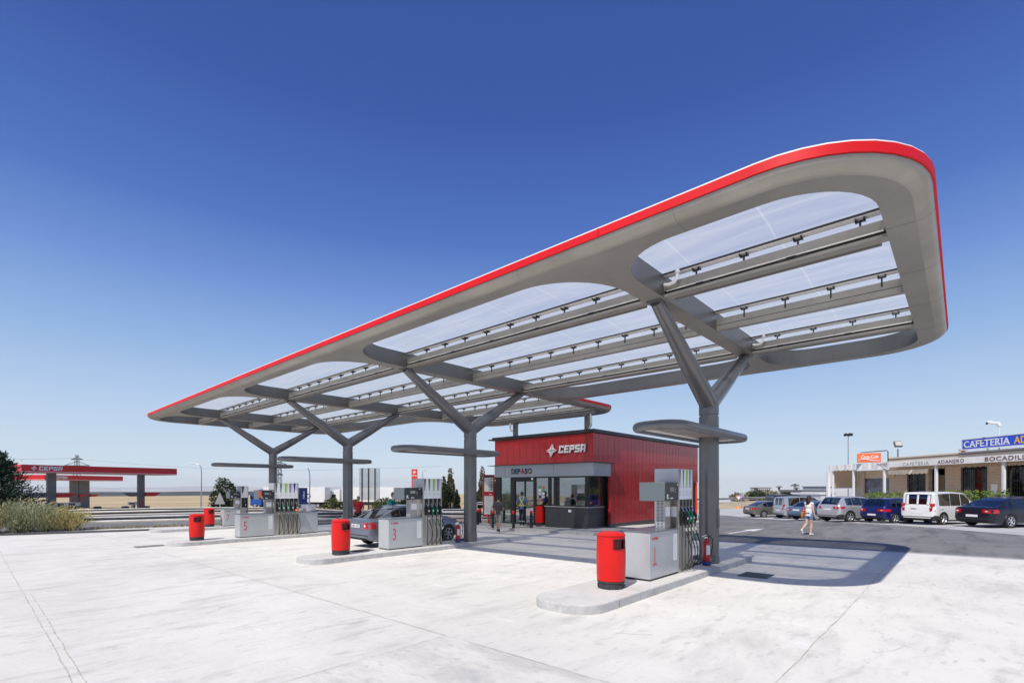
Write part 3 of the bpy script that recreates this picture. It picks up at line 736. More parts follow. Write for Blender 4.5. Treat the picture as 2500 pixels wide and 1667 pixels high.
bins=[((-4.29,.17),zg(-4.3,.2)+.15,68,'red litter bin in front of the dispenser marked 1, the largest of the red bins'),
      ((-4.95,8.75),zg(-5,8.7)+.15,96,'red litter bin standing before the dispenser marked 3'),
      ((-6.25,17.45),zg(-6.2,17.4)+.15,81,'red litter bin at the end of the island before dispenser 5'),
      ((-3.30,26.15),zg(-3.3,26)+.15,96,'red litter bin before the dispenser marked 7, half behind another bin'),
      (cw(1.50,26.4),-.06,120,'dark red litter bin at the shop front between door and counter'),
      ((.35,26.3),zg(.3,26)+.15,-30,'red litter bin partly hidden behind the cabinet beside dispenser 5')]
for i,((x,y),z,r,lab) in enumerate(bins):
    o=bin0 if i==0 else copy_tree(bin0)
    o.location=(x,y,z-.001); o.rotation_euler=(0,0,R(r)); tag(o,lab,'litter bin','red litter bins')

# ------------------------------------------------------------------ fire extinguishers
ext_red=mat('extinguisher red',(.42,.015,.02),.25,var=.05,vs=4,coat=.4)
def extinguisher():
    t=thing('fire_extinguisher',(0,0,0))
    mb=MB(); mb.lathe([(0,.08),(.085,.08),(.09,.1),(.09,.50),(.08,.56),(.05,.60),(.028,.615),(.028,.64),(0,.64)],24); b=mb.build('cylinder_body',ext_red,t)
    mb=MB(); mb.lathe([(0,0),(.085,0),(.098,.015),(.098,.09),(0,.09)],24); mb.build('foot_ring',mat('blue foot ring',(.03,.05,.22),.5,var=.05,vs=5),t)
    mb=MB(); mb.box(-.06,.02,-.02,.02,.63,.66); mb.obox((-.06,0,.69),(.12,.025,.015),(0,R(-20),0)); mb.build('valve_lever',nz_metal,b)
    mb=MB(); mb.tube([(.02,0,.65),(.10,0,.68),(.165,.01,.60),(.175,.02,.45),(.15,.02,.28),(.12,.02,.17)],[.013,.012,.012,.012,.013,.018],10); mb.build('hose',black_rub,b)
    mb=MB(); n=10; vs=[(.0912*math.cos(R(-125+7*k)),.0912*math.sin(R(-125+7*k)),z) for z in (.25,.47) for k in range(n)]; mb.add(vs,[(k,k+1,n+k+1,n+k) for k in range(n-1)],0,True); mb.build('instruction_label',label_m,b)
    return t
e0=extinguisher()
for i,(x,y,r,lab) in enumerate([(-.50,-.13,-35,'red fire extinguisher with black hose leaning by the largest forked post'),(-.55,8.62,-30,'red fire extinguisher standing by the post past the dispenser marked 3')]):
    o=e0 if i==0 else copy_tree(e0); o.location=(x,y,zg(x,y)+.149); o.rotation_euler=(0,0,R(r)); tag(o,lab,'fire extinguisher','fire extinguishers at the posts')
# drain gratings and manhole covers in the paving
def grate(x0,x1,y0,y1,dz,lab,m=black_met):
    mb=MB(); z=zg((x0+x1)/2,(y0+y1)/2)+dz
    for a,b,c,d in ((x0,x1,y0,y0+.03),(x0,x1,y1-.03,y1),(x0,x0+.03,y0+.03,y1-.03),(x1-.03,x1,y0+.03,y1-.03)): mb.box(a,b,c,d,z-.02,z+.006)
    x=x0+.06
    while x<x1-.04: mb.box(x,x+.018,y0+.03,y1-.03,z-.02,z+.004); x+=.038
    mb.box(x0+.03,x1-.03,y0+.03,y1-.03,z-.05,z-.021)
    return tag(mb.build('drain_grate',m),lab,'drain grate')
grate(-.72,-.08,-1.50,-.90,.008,'dark drain grate in the paving in front of the first island')
grate(-1.0,-.35,.05,.65,.158,'dark cover set in the first island between dispenser and post',asphalt_dk)
grate(.35,1.0,.15,.7,.158,'small dark cover set in the first island behind the largest post',asphalt_dk)
grate(-.1,.55,8.9,9.4,.158,'dark cover set in the second island behind the post',asphalt_dk)
grate(-4.4,-3.75,8.85,9.3,.158,'flat dark cover between the bin and the dispenser marked 3',asphalt_dk)
grate(-8.1,-7.2,17.7,18.3,.008,'grey drain grate in the paving left of the third island'.replace(' left of',' short of'),mat('worn grate',(.25,.25,.24),.7,.3,var=.2,vs=9))
# joints, wheel marks and cracks in the slabs
def ribbon(name, pts, w, m, dz=.0065, jit=.02):
    mb=MB(); P=[]
    for (a,b),(c,d) in zip(pts,pts[1:]):
        k=max(2,int(math.hypot(c-a,d-b)/.35))
        P+=[(a+(c-a)*i/k,b+(d-b)*i/k) for i in range(k)]
    P.append(pts[-1]); vs=[]
    for i,(x,y) in enumerate(P):
        a=P[max(i-1,0)]; b=P[min(i+1,len(P)-1)]; t=Vector((b[0]-a[0],b[1]-a[1])).normalized(); nx,ny=-t.y,t.x
        ww=w*random.uniform(.5,1.3)/2; j=random.uniform(-jit,jit)*.5
        for s in (-1,1): X=x+nx*(s*ww+j); Y=y+ny*(s*ww+j); vs.append((X,Y,zg(X,Y)+dz))
    mb.add(vs,[(2*i,2*i+1,2*i+3,2*i+2) for i in range(len(P)-1)])
    o=mb.build(name,m); 
    if o.data.polygons[0].normal.z<0: o.data.flip_normals()
    return tag(o,kind='structure')
for u in (-11.5,-7.9): ribbon('pavement_joint',[(u,-8),(u,30)],.014,joint_m)
ribbon('pavement_joint',[(-11.42,-4),(-11.4,9)],.014,joint_m,dz=.007)
for v in (.55,): ribbon('pavement_joint',[(-13,v),(-7.9,v)],.016,joint_m)
ribbon('pavement_joint',[(-11.5,-3.2),(-2,-3.25),(6.9,-3.2)],.018,joint_m)
ribbon('pavement_joint',[(-7.9,12.5),(6.9,12.5)],.012,joint_m); ribbon('pavement_joint',[(-1.2,-3.2),(-1.2,-1.2),(-1.2,-.5)],.012,joint_m)
ribbon('pavement_joint',[(3.4,-3.3),(3.4,20)],.012,joint_m)
random.seed(21)
scuff=mat('tyre scuff',(.56,.55,.53),.9,var=.15,vs=12)
for k in range(16):
    x=random.uniform(-10.5,-2); y=random.uniform(-6,7); L=random.uniform(.3,1.1); a=random.uniform(0,6.28); P=[(x,y)]
    for i in range(5): a+=random.uniform(-.35,.35); x+=math.cos(a)*L/5; y+=math.sin(a)*L/5; P.append((x,y))
    ribbon('pavement_crack',P,.007,scuff if k%3 else crack_m,dz=.005,jit=.012)
scuff=mat('tyre scuff',(.56,.55,.53),.9,var=.15,vs=12)
# painted arrow and bay lines on the lane
def painted(pts): 
    mb=MB(); mb.add([(x,y,zg(x,y)+.004) for x,y in pts],[tuple(range(len(pts)))]); o=mb.build('road_marking',white_paint); 
    if o.data.polygons[0].normal.z<0: o.data.flip_normals()
    return tag(o,kind='structure')
painted([(10.85,3.28),(10.85,3.14),(13.0,2.98),(12.9,2.72),(14.9,2.78),(13.3,3.35),(13.15,3.10)])
painted([(22.1,3.3),(22.25,3.3),(24.0,7.6),(23.85,7.6)])
for k in range(8):
    X,D=21.3,21.6+3.05*k; p=[cw(X,D),cw(X+5.2,D+1.0),cw(X+5.2,D+1.12),cw(X,D+.12)]; painted(p)
# ------------------------------------------------------------------ shop
FX=8.16; CY=8.64; LY=15.30; ZT=4.62; ZM=3.17; ZB=2.52; ZF=-.06
shop=thing('station_shop',(0,0,0),0,'red clad station shop with glazed front, dark counter and black roof edge','shop building')
panel_red=mat('red cladding panel',(.46,.022,.026),.26,.2,var=.10,vs=.7,coat=.25,bump=.02,bs=2)
seam_dk=mat('cladding seam',(.12,.01,.012),.6,var=.1,vs=5)
frame_blk=mat('black aluminium',(.022,.022,.024),.35,.3,var=.1,vs=4)
fascia_grey=mat('pale grey fascia panel',(.40,.42,.46),.3,.3,var=.03,vs=1)
counter_dk=mat('dark slate counter',(.055,.055,.06),.4,var=.12,vs=5,bump=.05)
def slab(name,x0,x1,y0,y1,z0,z1,m,parent=shop,bevel=0,**k):
    mb=MB(); mb.box(x0,x1,y0,y1,z0,z1); return mb.build(name,m,parent,bevel=bevel)
# pavement in front
sheet('shop_pavement',[(6.3,CY-1.25),(21.5,CY-1.25),(21.5,CY+.1),(FX+.4,CY+.1),(FX+.4,17.5),(6.3,17.5)],mat('pavement concrete',(.50,.485,.45),.85,var=.1,vs=2,bump=.3,bs=20),.125)
mb=MB(); 
for k in range(19):
    y=7.39+k*.532; mb.add([(6.3,y,zg(6.3,y)-.05),(6.3,y+.532,zg(6.3,y+.532)-.05),(6.3,y+.532,zg(6.3,y+.532)+.124),(6.3,y,zg(6.3,y)+.124),(6.15,y,zg(6.15,y)+.01),(6.15,y+.532,zg(6.15,y+.532)+.01)],[(3,2,1,0)])
for k in range(29):
    x=6.3+k*.526; y=CY-1.25; mb.add([(x,y,zg(x,y)-.05),(x+.526,y,zg(x+.526,y)-.05),(x+.526,y,zg(x+.526,y)+.124),(x,y,zg(x,y)+.124)],[(0,1,2,3)])
tag(mb.build('kerb',kerb_m),kind='structure')
# side wall and rear
wall=MB(); wall.box(9.75,20.2,CY,CY+.15,.10,ZT-.02); wall.box(20.2,21.0,CY,CY+.15,2.28,ZT-.02); wall.box(FX+.15,9.75,CY,CY+.15,ZM+.03,ZT-.02)
wl_=wall.build('wall',panel_red,shop)
mb=MB(); x=9.75+.42
while x<20.9: mb.box(x-.006,x+.006,CY-.004,CY-.0005,.10 if x<20.2 else 2.28,ZT-.02); x+=.43
for x in (8.62,9.06,9.5): mb.box(x-.006,x+.006,CY-.004,CY-.0005,ZM+.03,ZT-.02)
mb.build('cladding_seam',seam_dk,wl_)
mb=MB(); mb.box(9.75,20.9,CY+.04,CY+.14,-.45,.0985); mb.build('plinth',counter_dk,shop)
slab('wall',20.85,21.0,CY+.16,LY,-.5,ZT-.03,panel_red)
slab('wall',FX+.15,20.84,LY-.15,LY,ZM+.03,ZT-.03,panel_red); slab('wall',9.9,20.84,LY-.15,LY,-.5,ZM+.029,panel_red)
slab('service_door',20.22,20.72,CY+.05,CY+.10,-.3,2.27,black_met); slab('door_jamb',20.74,20.84,CY-.03,CY+.12,-.3,2.27,mat('orange jamb',(.7,.06,.02),.4,var=.05,vs=5))
# front upper band
mb=MB(); mb.box(FX,FX+.14,CY,LY,ZM+.03,ZT-.02); fr=mb.build('wall',panel_red,shop)
mb=MB(); y=CY+.47
while y<LY-.1: mb.box(FX-.004,FX-.0005,y-.006,y+.006,ZM+.03,ZT-.02); y+=.475
mb.build('cladding_seam',seam_dk,fr)
slab('corner_strip',FX-.012,FX-.002,CY+.06,CY+.13,3.35,4.38,mat('bright red strip',(.75,.01,.02),.4,var=.03,vs=5),fr)
w=MB(); w.merge(star_mb(.68,.05),Matrix.Translation((0,0,0))); w.xf(facing((FX-.06,11.12,3.85),(0,-1,0))); w.build('logo_star',label_m,fr,bevel=.006)
w=MB(); w.merge(block_word(.375,.05)); w.xf(Matrix.Identity(4)); M=facing((FX-.06,10.66,3.70),(0,-1,0))@Matrix.Diagonal((.97,1,1,1)); w.xf(M); w.build('logo_lettering',label_m,fr)
# roof
mb=MB(); mb.box(FX-.12,21.12,CY-.12,LY+.12,ZT,ZT+.17); mb.build('roof_edge',mat('black roof edge',(.03,.032,.038),.4,.2,var=.1,vs=2),shop,bevel=.01)
slab('roof_lip',FX-.14,FX+.6,LY+.12,LY+.42,ZT+.02,ZT+.08,frame_blk)
slab('blade_canopy',FX-.2,FX+1.9,CY-.28,LY+.40,ZM,ZM+.028,frame_blk)
# grey fascia
mb=MB(); mb.box(FX-.02,FX+.12,CY-.02,LY,ZB,ZM-.002); mb.box(FX+.12,9.745,CY-.02,CY+.12,ZB,ZM-.002); fa=mb.build('fascia_panel',fascia_grey,shop)
mb=MB()
for y in (11.05,13.0,14.5): mb.box(FX-.0235,FX-.0205,y-.005,y+.005,ZB,ZM-.002)
mb.build('fascia_joint',frame_blk,fa)
cols=[(.03,.04,.09),(.03,.04,.09),(.02,.03,.16),(.45,.02,.06),(.02,.03,.09),(.03,.04,.10)]
y=13.99
for ch,c in zip('DEPASO',cols):
    w=text_mb(ch,.40,.006,.016); x0=min(p[0] for p in w.v); x1=max(p[0] for p in w.v); w.xf(Matrix.Translation((-x0,0,0))); w.xf(facing((FX-.03,y,2.69),(0,-1,0))@Matrix.Diagonal((.93,1,1,1))); w.build('shop_letter',mat('letter '+ch,c,.5,var=.03,vs=4),fa); y-=(x1-x0)*.93+.018
for (yy,c) in ((13.93,(.15,.30,.08)),(12.72,(.55,.38,.08))):
    mb=MB(); mb.box(FX-.0375,FX-.0365,yy-.05,yy+.04,2.72,2.80); mb.build('letter_accent',mat('accent%d'%int(yy),c,.5,var=.03,vs=4),fa)
# interior box
inner=mat('shop interior',(.30,.29,.27),.8,var=.2,vs=2); floor_in=mat('shop floor tile',(.32,.31,.30),.4,var=.1,vs=3)
slab('shop_floor',FX+.05,20.8,CY+.3,LY-.16,-.2,ZF+.001,floor_in); slab('ceiling_panel',FX+.16,20.8,CY+.16,LY-.16,ZB+.15,ZB+.2,inner)
slab('inner_partition',14.5,14.6,CY+.2,LY-.2,ZF,ZB+.1,inner)
mb=MB()
for k in range(4): mb.box(10.8+k*.9,11.2+k*.9,12.4,14.3,ZF,1.5)
mb.build('display_shelf',[mat('stocked shelf',(.30,.20,.12),.6,var=.9,vs=14)],shop)
mb=MB(); mb.box(9.4,9.9,9.6,11.0,ZF,1.05); mb.box(9.5,9.7,9.9,10.3,1.05,1.45); mb.build('till_counter',counter_dk,shop)
# glazing
def pane(name,x0,x1,y0,y1,z0,z1,m=shop_glass): return slab(name,x0,x1,y0,y1,z0,z1,m)
pane('glass_panel',FX+.10,FX+.11,14.16,14.90,ZF+.05,ZB-.02); 
pane('glass_panel',FX+.16,9.9,LY-.05,LY-.04,ZF+.05,ZM)
mb=MB()
for (a,b) in ((14.90,15.28),(13.80,14.12),(12.30,12.44)): mb.box(FX+.04,FX+.15,a,b,ZF,ZB-.001)
mb.box(FX+.04,FX+.15,12.44,13.80,2.33,ZB-.001); mb.box(FX+.045,FX+.145,14.12,14.90,ZF,ZF+.06); mb.box(FX+.045,FX+.145,11.45,12.30,.98,1.03)
mb.box(FX+.04,FX+.15,11.28,11.45,.98,ZB-.001); mb.box(FX+.04,FX+.15,CY+.30,CY+.50,.98,ZB-.001); mb.box(FX+.045,FX+.145,CY+.50,11.28,.98,1.04); mb.box(FX+.045,FX+.145,CY+.50,12.30,ZB-.07,ZB-.001)
mb.box(FX+.15,9.74,CY+.305,CY+.40,.98,1.04); mb.box(FX+.15,9.74,CY+.305,CY+.40,ZB-.06,ZB-.001); mb.box(9.45,9.745,CY+.30,CY+.41,.981,ZB-.002)
mb.build('window_frame',frame_blk,shop)
pane('service_window',FX+.09,FX+.10,CY+.50,11.28,1.04,ZB-.07); pane('side_window',FX+.15,9.45,CY+.35,CY+.36,1.04,ZB-.06); pane('poster_window',FX+.09,FX+.10,11.45,12.30,1.03,ZB-.07)
def door_leaf(a,b):
    d=MB(); d.box(FX+.08,FX+.12,a,a+.03,ZF+.02,2.32); d.box(FX+.08,FX+.12,b-.03,b,ZF+.02,2.32); d.box(FX+.081,FX+.119,a+.03,b-.03,ZF+.02,ZF+.08); d.box(FX+.081,FX+.119,a+.03,b-.03,2.27,2.32)
    o=d.build('sliding_door',frame_blk,shop); mb=MB(); mb.box(FX+.098,FX+.104,a+.03,b-.03,ZF+.08,2.27); mb.build('door_glass',shop_glass,o)
door_leaf(12.46,13.06); door_leaf(13.10,13.79)
slab('sensor_bar',FX+.01,FX+.04,12.9,13.4,2.36,2.42,black_met); slab('door_sign',FX+.03,FX+.038,12.46,12.60,2.36,2.47,label_m)
# stickers on the poster window
stick=[((.16,.02,.05),'r'),((.02,.08,.28),'b'),((.6,.25,.03),'o')]
for r_ in range(5):
    for c_ in range(2):
        col=[(.05,.25,.06),(.03,.03,.2),(.7,.7,.72),(.5,.1,.05),(.6,.6,.62)][(r_*2+c_*3)%5]
        mb=MB(); mb.box(FX+.083,FX+.089,12.12-c_*.24-.17,12.12-c_*.24,2.02-r_*.17-.12,2.02-r_*.17); mb.build('card_sticker',mat('sticker%d'%((r_*2+c_*3)%5),col,.4,var=.3,vs=30),shop)
# counter below the service window
mb=MB(); mb.box(FX+.02,FX+.20,CY+.33,11.62,-.30,.955); mb.box(FX+.20,9.70,CY+.33,CY+.45,-.30,.955); ct=mb.build('counter_front',counter_dk,shop)
mb=MB(); mb.box(FX-.03,FX+.22,CY+.28,11.64,.956,.98); mb.box(FX+.22,9.74,CY+.28,CY+.46,.956,.98); mb.build('counter_sill',alu,ct)
slab('counter_plate',FX+.012,FX+.019,9.95,10.13,.70,.83,label_m,ct)
for (x,wd) in ((15.2,.28),(16.0,.12),(17.9,.24)):
    mb=MB(); mb.box(x,x+wd,CY-.05,CY-.005,.28,.42); mb.build('wall_vent',label_m,wl_,bevel=.01)
# two shoppers' bicycles and sacks seen through the door are left as goods inside
# ------------------------------------------------------------------ bollards
def bollard():
    t=thing('bollard',(0,0,0)); mb=MB(); mb.lathe([(0,0),(.075,0),(.075,.74),(0,.74)],20); mb.build('post',black_rub,t)
    mb=MB(); mb.lathe([(.0,.74),(.078,.74),(.078,.87),(.07,.885),(0,.885)],20); mb.build('red_band',bin_red,t); return t
b0=bollard()
BL=['black bollard with a red top standing before the price board','black bollard with a red top, second one out beside the price board',
    'black bollard with a red top next to the man in grey shorts','black bollard with a red top before the sliding doors','black bollard with a red top between the doors and the shop bin']
for i,(px,D) in enumerate([(1166,28.0),(1172,29.6),(1202.7,25.9),(1253.7,25.2),(1297,25.2)]):
    x,y=at_col(px,D=D); o=b0 if i==0 else copy_tree(b0); o.location=(x,y,(zg(x,y)+.124) if x>6.2 else zg(x,y)); tag(o,BL[i],'bollard','bollards at the shop front')
# ------------------------------------------------------------------ price board
x,y=at_col(1193,D=29.4); zb=zg(x,y)+.1
t=thing('price_board',(x,y,zb),cdir(0)+R(8),'tall red price board on a red post beside the shop','price board')
mb=MB(); mb.box(-.05,.05,-.03,.03,0,.5); mb.build('post',ext_red,t)
mb=MB(); mb.box(-.34,.34,-.07,.07,.47,2.92); bd=mb.build('board_frame',mat('price board red',(.45,.012,.02),.35,var=.04,vs=4),t,bevel=.01)
mb=MB(); mb.box(-.26,.26,-.076,-.0705,1.92,2.74); mb.build('price_panel',label_m,bd); mb=MB(); mb.box(-.27,.27,-.076,-.0705,.57,1.66); mb.build('notice_panel',paper_white,bd)
mb=MB(); mb.box(-.27,.27,-.0765,-.0705,2.75,2.86); mb.build('header',face_m,bd)
for k in range(5):
    w=text_mb('1.%d'%[39,47,36,32,41][k],.15,.001,.006); w.xf(facing((-.02,-.0775,2.60-k*.155),(1,0,0))); w.build('price_digits',black_rub,bd)
mb=MB()
for k in range(14): mb.box(-.2,-.2+random.uniform(.15,.38),-.0775,-.0765,1.58-k*.065,1.595-k*.065)
mb.build('board_print',fine_print,bd)
w=text_mb('24h',.11,.001,.004); w.xf(facing((.02,-.0715,1.72),(1,0,0))); w.build('board_print',label_m,bd)
# tubular frame behind the bollard
x,y=at_col(1204,D=26.9); t=thing('folding_frame',(x,y,zg(x,y)+.12),cdir(10),'thin black folding tube frame beside the price board','folding frame')
mb=MB(); mb.tube([(-.15,0,0),(-.12,.05,.5),(-.10,.08,.98),(-.05,.09,1.06),(.05,.09,1.06),(.10,.08,.98),(.12,.05,.5),(.15,0,0)],.012,8); mb.build('tube_hoop',black_met,t)
mb=MB(); mb.tube([(-.14,.4,0),(-.11,.1,.9),(.11,.1,.9),(.14,.4,0)],.012,8); mb.build('tube_hoop',black_met,t)
# ------------------------------------------------------------------ cars
tyre_m=mat('tyre rubber',(.02,.02,.021),.8,var=.2,vs=10); rim_m=mat('alloy rim',(.55,.56,.58),.3,.75,var=.05,vs=8)
arch_m=mat('wheel arch dark',(.008,.008,.009),.9,var=.1,vs=8); bump_m=mat('grey bumper plastic',(.035,.035,.038),.6,var=.08,vs=6)
tail_m=mat('tail lamp red',(.45,.008,.012),.15,var=.3,vs=14,coat=.6); clear_m=mat('clear lamp',(.7,.68,.66),.12,var=.1,vs=14,coat=.6)
plate_m=mat('number plate',(.78,.78,.78),.4,var=.03,vs=9); plate_t=mat('plate digits',(.05,.05,.06),.5,var=.05,vs=9)
cabin_m=mat('cabin upholstery',(.05,.052,.055),.8,var=.3,vs=5); skin_seal=mat('window seal',(.012,.012,.013),.5,var=.1,vs=9)
def paint(name,c,metal=.45): return mat(name,c,.32,metal,var=.03,vs=3,coat=.35)
def lerp(a,b,t): return a+(b-a)*t
def ramp(keys,x):
    for (a,va),(b,vb) in zip(keys,keys[1:]):
        if x<=b: 
            t=(x-a)/(b-a) if b>a else 0; t=min(max(t,0),1); return lerp(va,vb,t)
    return keys[-1][1]
def make_car(S, label, group=None, detail=1):
    """x forward, y to the car's left, origin on the ground midway between the axles"""
    L,W,H=S['L'],S['W'],S['H']; hb=S['wb']/2; xr=-hb-S['ro']; xf=xr+L; hw=W/2
    top=[(xr+a,z) for a,z in S['top']]              # silhouette over the centre line
    belt=[(xr+a,z) for a,z in S['belt']]
    gh0,gh1=xr+S['gh'][0],xr+S['gh'][1]             # greenhouse extent at the belt
    r0,r1=xr+S['roof'][0],xr+S['roof'][1]           # roof extent
    plan=[(xr,.80),(xr+.05,.90),(xr+.16,.965),(xr+.5,1),(xf-.9,1),(xf-.4,.95),(xf-.12,.84),(xf-.03,.70),(xf,.62)]
    bot=[(xr,.36),(xr+.12,.27),(xr+.45,.20),(xf-.5,.19),(xf-.12,.24),(xf,.34)]
    xs=sorted(set([round(q,3) for q in [xr,xr+.02,xr+.05,xr+.10,xr+.16,xr+.28,xf-.28,xf-.16,xf-.08,xf-.03,xf]+[p[0] for p in top]+[gh0,gh1,r0,r1]+[xr+a for w in S['win'] for a in w]+[xr+.5+k*(L-1)/12 for k in range(13)]]))
    secs=[]
    for x in xs:
        p=ramp(plan,x)*hw; zt=ramp(top,x); zb=min(ramp(bot,x),zt-.15); zl=min(ramp(belt,x),zt-.012)
        g=max(0,min(1,(zt-zl)/(H-ramp(belt,(r0+r1)/2))))     # how much of the cabin stands here
        yr=lerp(p*.86,p*S.get('tumble',.76),g); zr=zt-lerp(.012,.055,g)
        yb=lerp(p*.93,p*.955,g)
        secs.append([(p*.90,zb),(p*.975,zb+.09),(p*.995,zb+(zl-zb)*.34),(p,zb+(zl-zb)*.62),(p*.985,zb+(zl-zb)*.85),(yb,zl),
                     (lerp(yb,yr,.04),lerp(zl,zr,.05)),(lerp(yb,yr,.93),lerp(zl,zr,.93)),(yr,zr+.012),(yr*.86,zt-.012*(1-g)-.006),(yr*.45,zt-.002),(0,zt)])
    N=len(secs[0]); body=MB(); parts={}
    def V(i,j): 
        s=1
        if j>=0: y,z=secs[i][j]
        return (xs[i],y,z)
    def emit(key,sgn,i,j):
        m=parts.setdefault(key,MB()); q=[V(i,j),V(i+1,j),V(i+1,j+1),V(i,j+1)]; q=[(a,sgn*b,c) for a,b,c in q]
        m.add(q,[(0,1,2,3) if sgn<0 else (3,2,1,0)],0,True)
    wins=[(xr+a,xr+b) for a,b in S['win']]
    for i in range(len(xs)-1):
        xm=(xs[i]+xs[i+1])/2
        for j in range(N-1):
            for sgn in (-1,1):
                key='body'
                if j==6:
                    for k,(a,b) in enumerate(wins):
                        if a-.001<=xm<=b+.001: key='side_window%d%s'%(k,'L' if sgn>0 else 'R')
                if j in(9,10) or (j==8 and 0):
                    if gh0+S.get('rwi',.02)<xm<r0-.03: key='rear_window'
                    if r1+.03<xm<gh1-.03: key='windscreen'
                if j==0 and S.get('clad'): key='bumper'
                if j in(1,2) and S.get('clad') and (xm<xr+.42 or xm>xf-.5) and j<S['clad']+1: key='bumper'
                emit(key,sgn,i,j)
    t=thing(S.get('name','parked_car'),(0,0,0),0,label,S.get('cat','car'),group)
    b=parts['body']
    for i,fl in ((0,1),(len(xs)-1,0)):               # close the ends
        ring=[(xs[i],-y,z) for y,z in secs[i]]+[(xs[i],y,z) for y,z in secs[i][::-1][1:]]
        b.add(ring,[tuple(range(len(ring))) if fl==0 else tuple(range(len(ring)))[::-1]],0,False)
    ring=[(x,-s[0][0],s[0][1]) for x,s in zip(xs,secs)]+[(x,s[0][0],s[0][1]) for x,s in list(zip(xs,secs))[::-1]]
    bo=b.build('body',S['paint'],t,sharp=28,weld=True)
    u=MB(); n=len(xs); u.add([(x,-s[0][0],s[0][1]) for x,s in zip(xs,secs)]+[(x,s[0][0],s[0][1]) for x,s in zip(xs,secs)],[(i,n+i,n+i+1,i+1) for i in range(n-1)]); u.build('underbody',arch_m,t)
    if 'bumper' in parts: parts['bumper'].build('bumper',bump_m,t,sharp=30,weld=True)
    for k,m in parts.items():
        if k in('body','bumper'): continue
        nm='side_window' if k.startswith('side') else k
        m.build(nm,S.get('glass',car_glass),t,weld=True)
    # dark seals round the side windows, door lines
    s=MB()
    for k,(a,b_) in enumerate(wins):
        for sg in (-1,1):
            for xx in (a,b_):
                i=min(range(len(xs)),key=lambda q:abs(xs[q]-xx)); y0_,z0_=secs[i][6]; y1_,z1_=secs[i][7]
                s.tube([(xs[i],sg*y0_,z0_),(xs[i],sg*y1_,z1_)],.016,6)
    for (a,b_) in wins:
        for sg in(-1,1):
            P=[(xs[i],sg*secs[i][6][0],secs[i][6][1]) for i in range(len(xs)) if a-.001<=xs[i]<=b_+.001]
            if len(P)>1: s.tube(P,.012,6)
            P=[(xs[i],sg*secs[i][7][0],secs[i][7][1]) for i in range(len(xs)) if a-.001<=xs[i]<=b_+.001]
            if len(P)>1: s.tube(P,.010,6)
    s.build('window_trim',skin_seal,t)
    def side(x,z):                                    # y of the flank at x,z
        i=max(k for k in range(len(xs)-1) if xs[k]<=x+1e-6); tt=(x-xs[i])/(xs[i+1]-xs[i]); sec=[(lerp(p[0],q[0],tt),lerp(p[1],q[1],tt)) for p,q in zip(secs[i],secs[i+1])]
        for (ya,za),(yb_,zb_) in zip(sec[:7],sec[1:8]):
            if za<=z<=zb_: return lerp(ya,yb_,(z-za)/(zb_-za))
        return sec[3][0]
    d=MB()
    for dx in S['doors']:
        for sg in (-1,1):
            zt_=ramp(belt,xr+dx)-.01; P=[(xr+dx,sg*(side(xr+dx,z)+.001),z) for z in (.26,.38,.5,.62,.74,.86,zt_) if z<=zt_]
            d.tube(P,.006,5)
    d.build('door_gap',skin_seal,t)
    for dx in S['doors'][:-1]:
        for sg in (-1,1):
            m=MB(); z=ramp(belt,xr+dx)-.12; m.tube([(xr+dx+.08,sg*(side(xr+dx+.1,z)+.005),z),(xr+dx+.12,sg*(side(xr+dx+.1,z)+.035),z+.005),(xr+dx+.22,sg*(side(xr+dx+.2,z)+.035),z+.005),(xr+dx+.26,sg*(side(xr+dx+.2,z)+.005),z)],.013,6); m.build('door_handle',S.get('handle',S['paint']),t)
    # wheels over flat black sheets that stand in for the arches' shaded hollows
    wr=S.get('wr',.31)
    for ax in(-hb,hb):
        for sg in(-1,1):
            yo=side(ax,.45)
            m=MB(); n=22; R0=wr+.055; zc=.205
            pts=[]
            for k in range(n+1):
                a=math.pi*k/n*1.12-.06*math.pi; pts.append((ax+R0*math.cos(a),max(zc,wr+R0*math.sin(a))))
            m.add([(p[0],sg*(max(side(p[0],max(p[1],.3)),yo)+.004),p[1]) for p in pts]+[(ax,sg*(yo+.004),wr)],[((k,k+1,n+1) if sg<0 else (k+1,k,n+1)) for k in range(n)],0)
            m.build('wheel_arch_shade',arch_m,t)
            m=MB(); m.tube([(p[0],sg*(max(side(p[0],max(p[1],.3)),yo)+.002),p[1]) for p in pts[1:-1]],.016,6); m.build('arch_lip',bump_m if S.get('clad') else S['paint'],t)
            w=MB(); M=Matrix.Rotation(R(-90*sg),4,'X')
            w.lathe([(wr*.62,-.19),(wr*.93,-.195),(wr,-.17),(wr,-.02),(wr*.975,.008),(wr*.90,.018),(wr*.72,.012),(wr*.66,.0)],36,(0,0,0),0,M)
            wo=w.build('wheel',tyre_m,t,loc=(ax,sg*(yo+.006),wr))
            r=MB(); r.lathe([(wr*.69,-.04),(wr*.69,.008),(wr*.64,.010),(wr*.60,-.012),(wr*.58,-.05)],32,(0,0,0),0,M)
            ns=S.get('spokes',5)
            for k in range(ns):
                a=2*math.pi*k/ns+.3; c,s_=math.cos(a),math.sin(a); 
                P=[(c*wr*.12,sg*.0,s_*wr*.12),(c*wr*.4,sg*.004,s_*wr*.4),(c*wr*.62,sg*-.004,s_*wr*.62)]
                r.tube(P,[.035*wr/.31,.03,.042],8,squash=(1,.35),up=(0,sg,0)) if 0 else r.tube(P,[.030,.024,.036],8)
            r.lathe([(0,.012),(wr*.19,.008),(wr*.2,-.02)],16,(0,0,0),0,M)
            r.build('rim',S.get('rim',rim_m),wo)
            r=MB(); r.lathe([(0,-.055),(wr*.60,-.055)],24,(0,0,0),0,M); r.build('brake_disc',arch_m,wo)
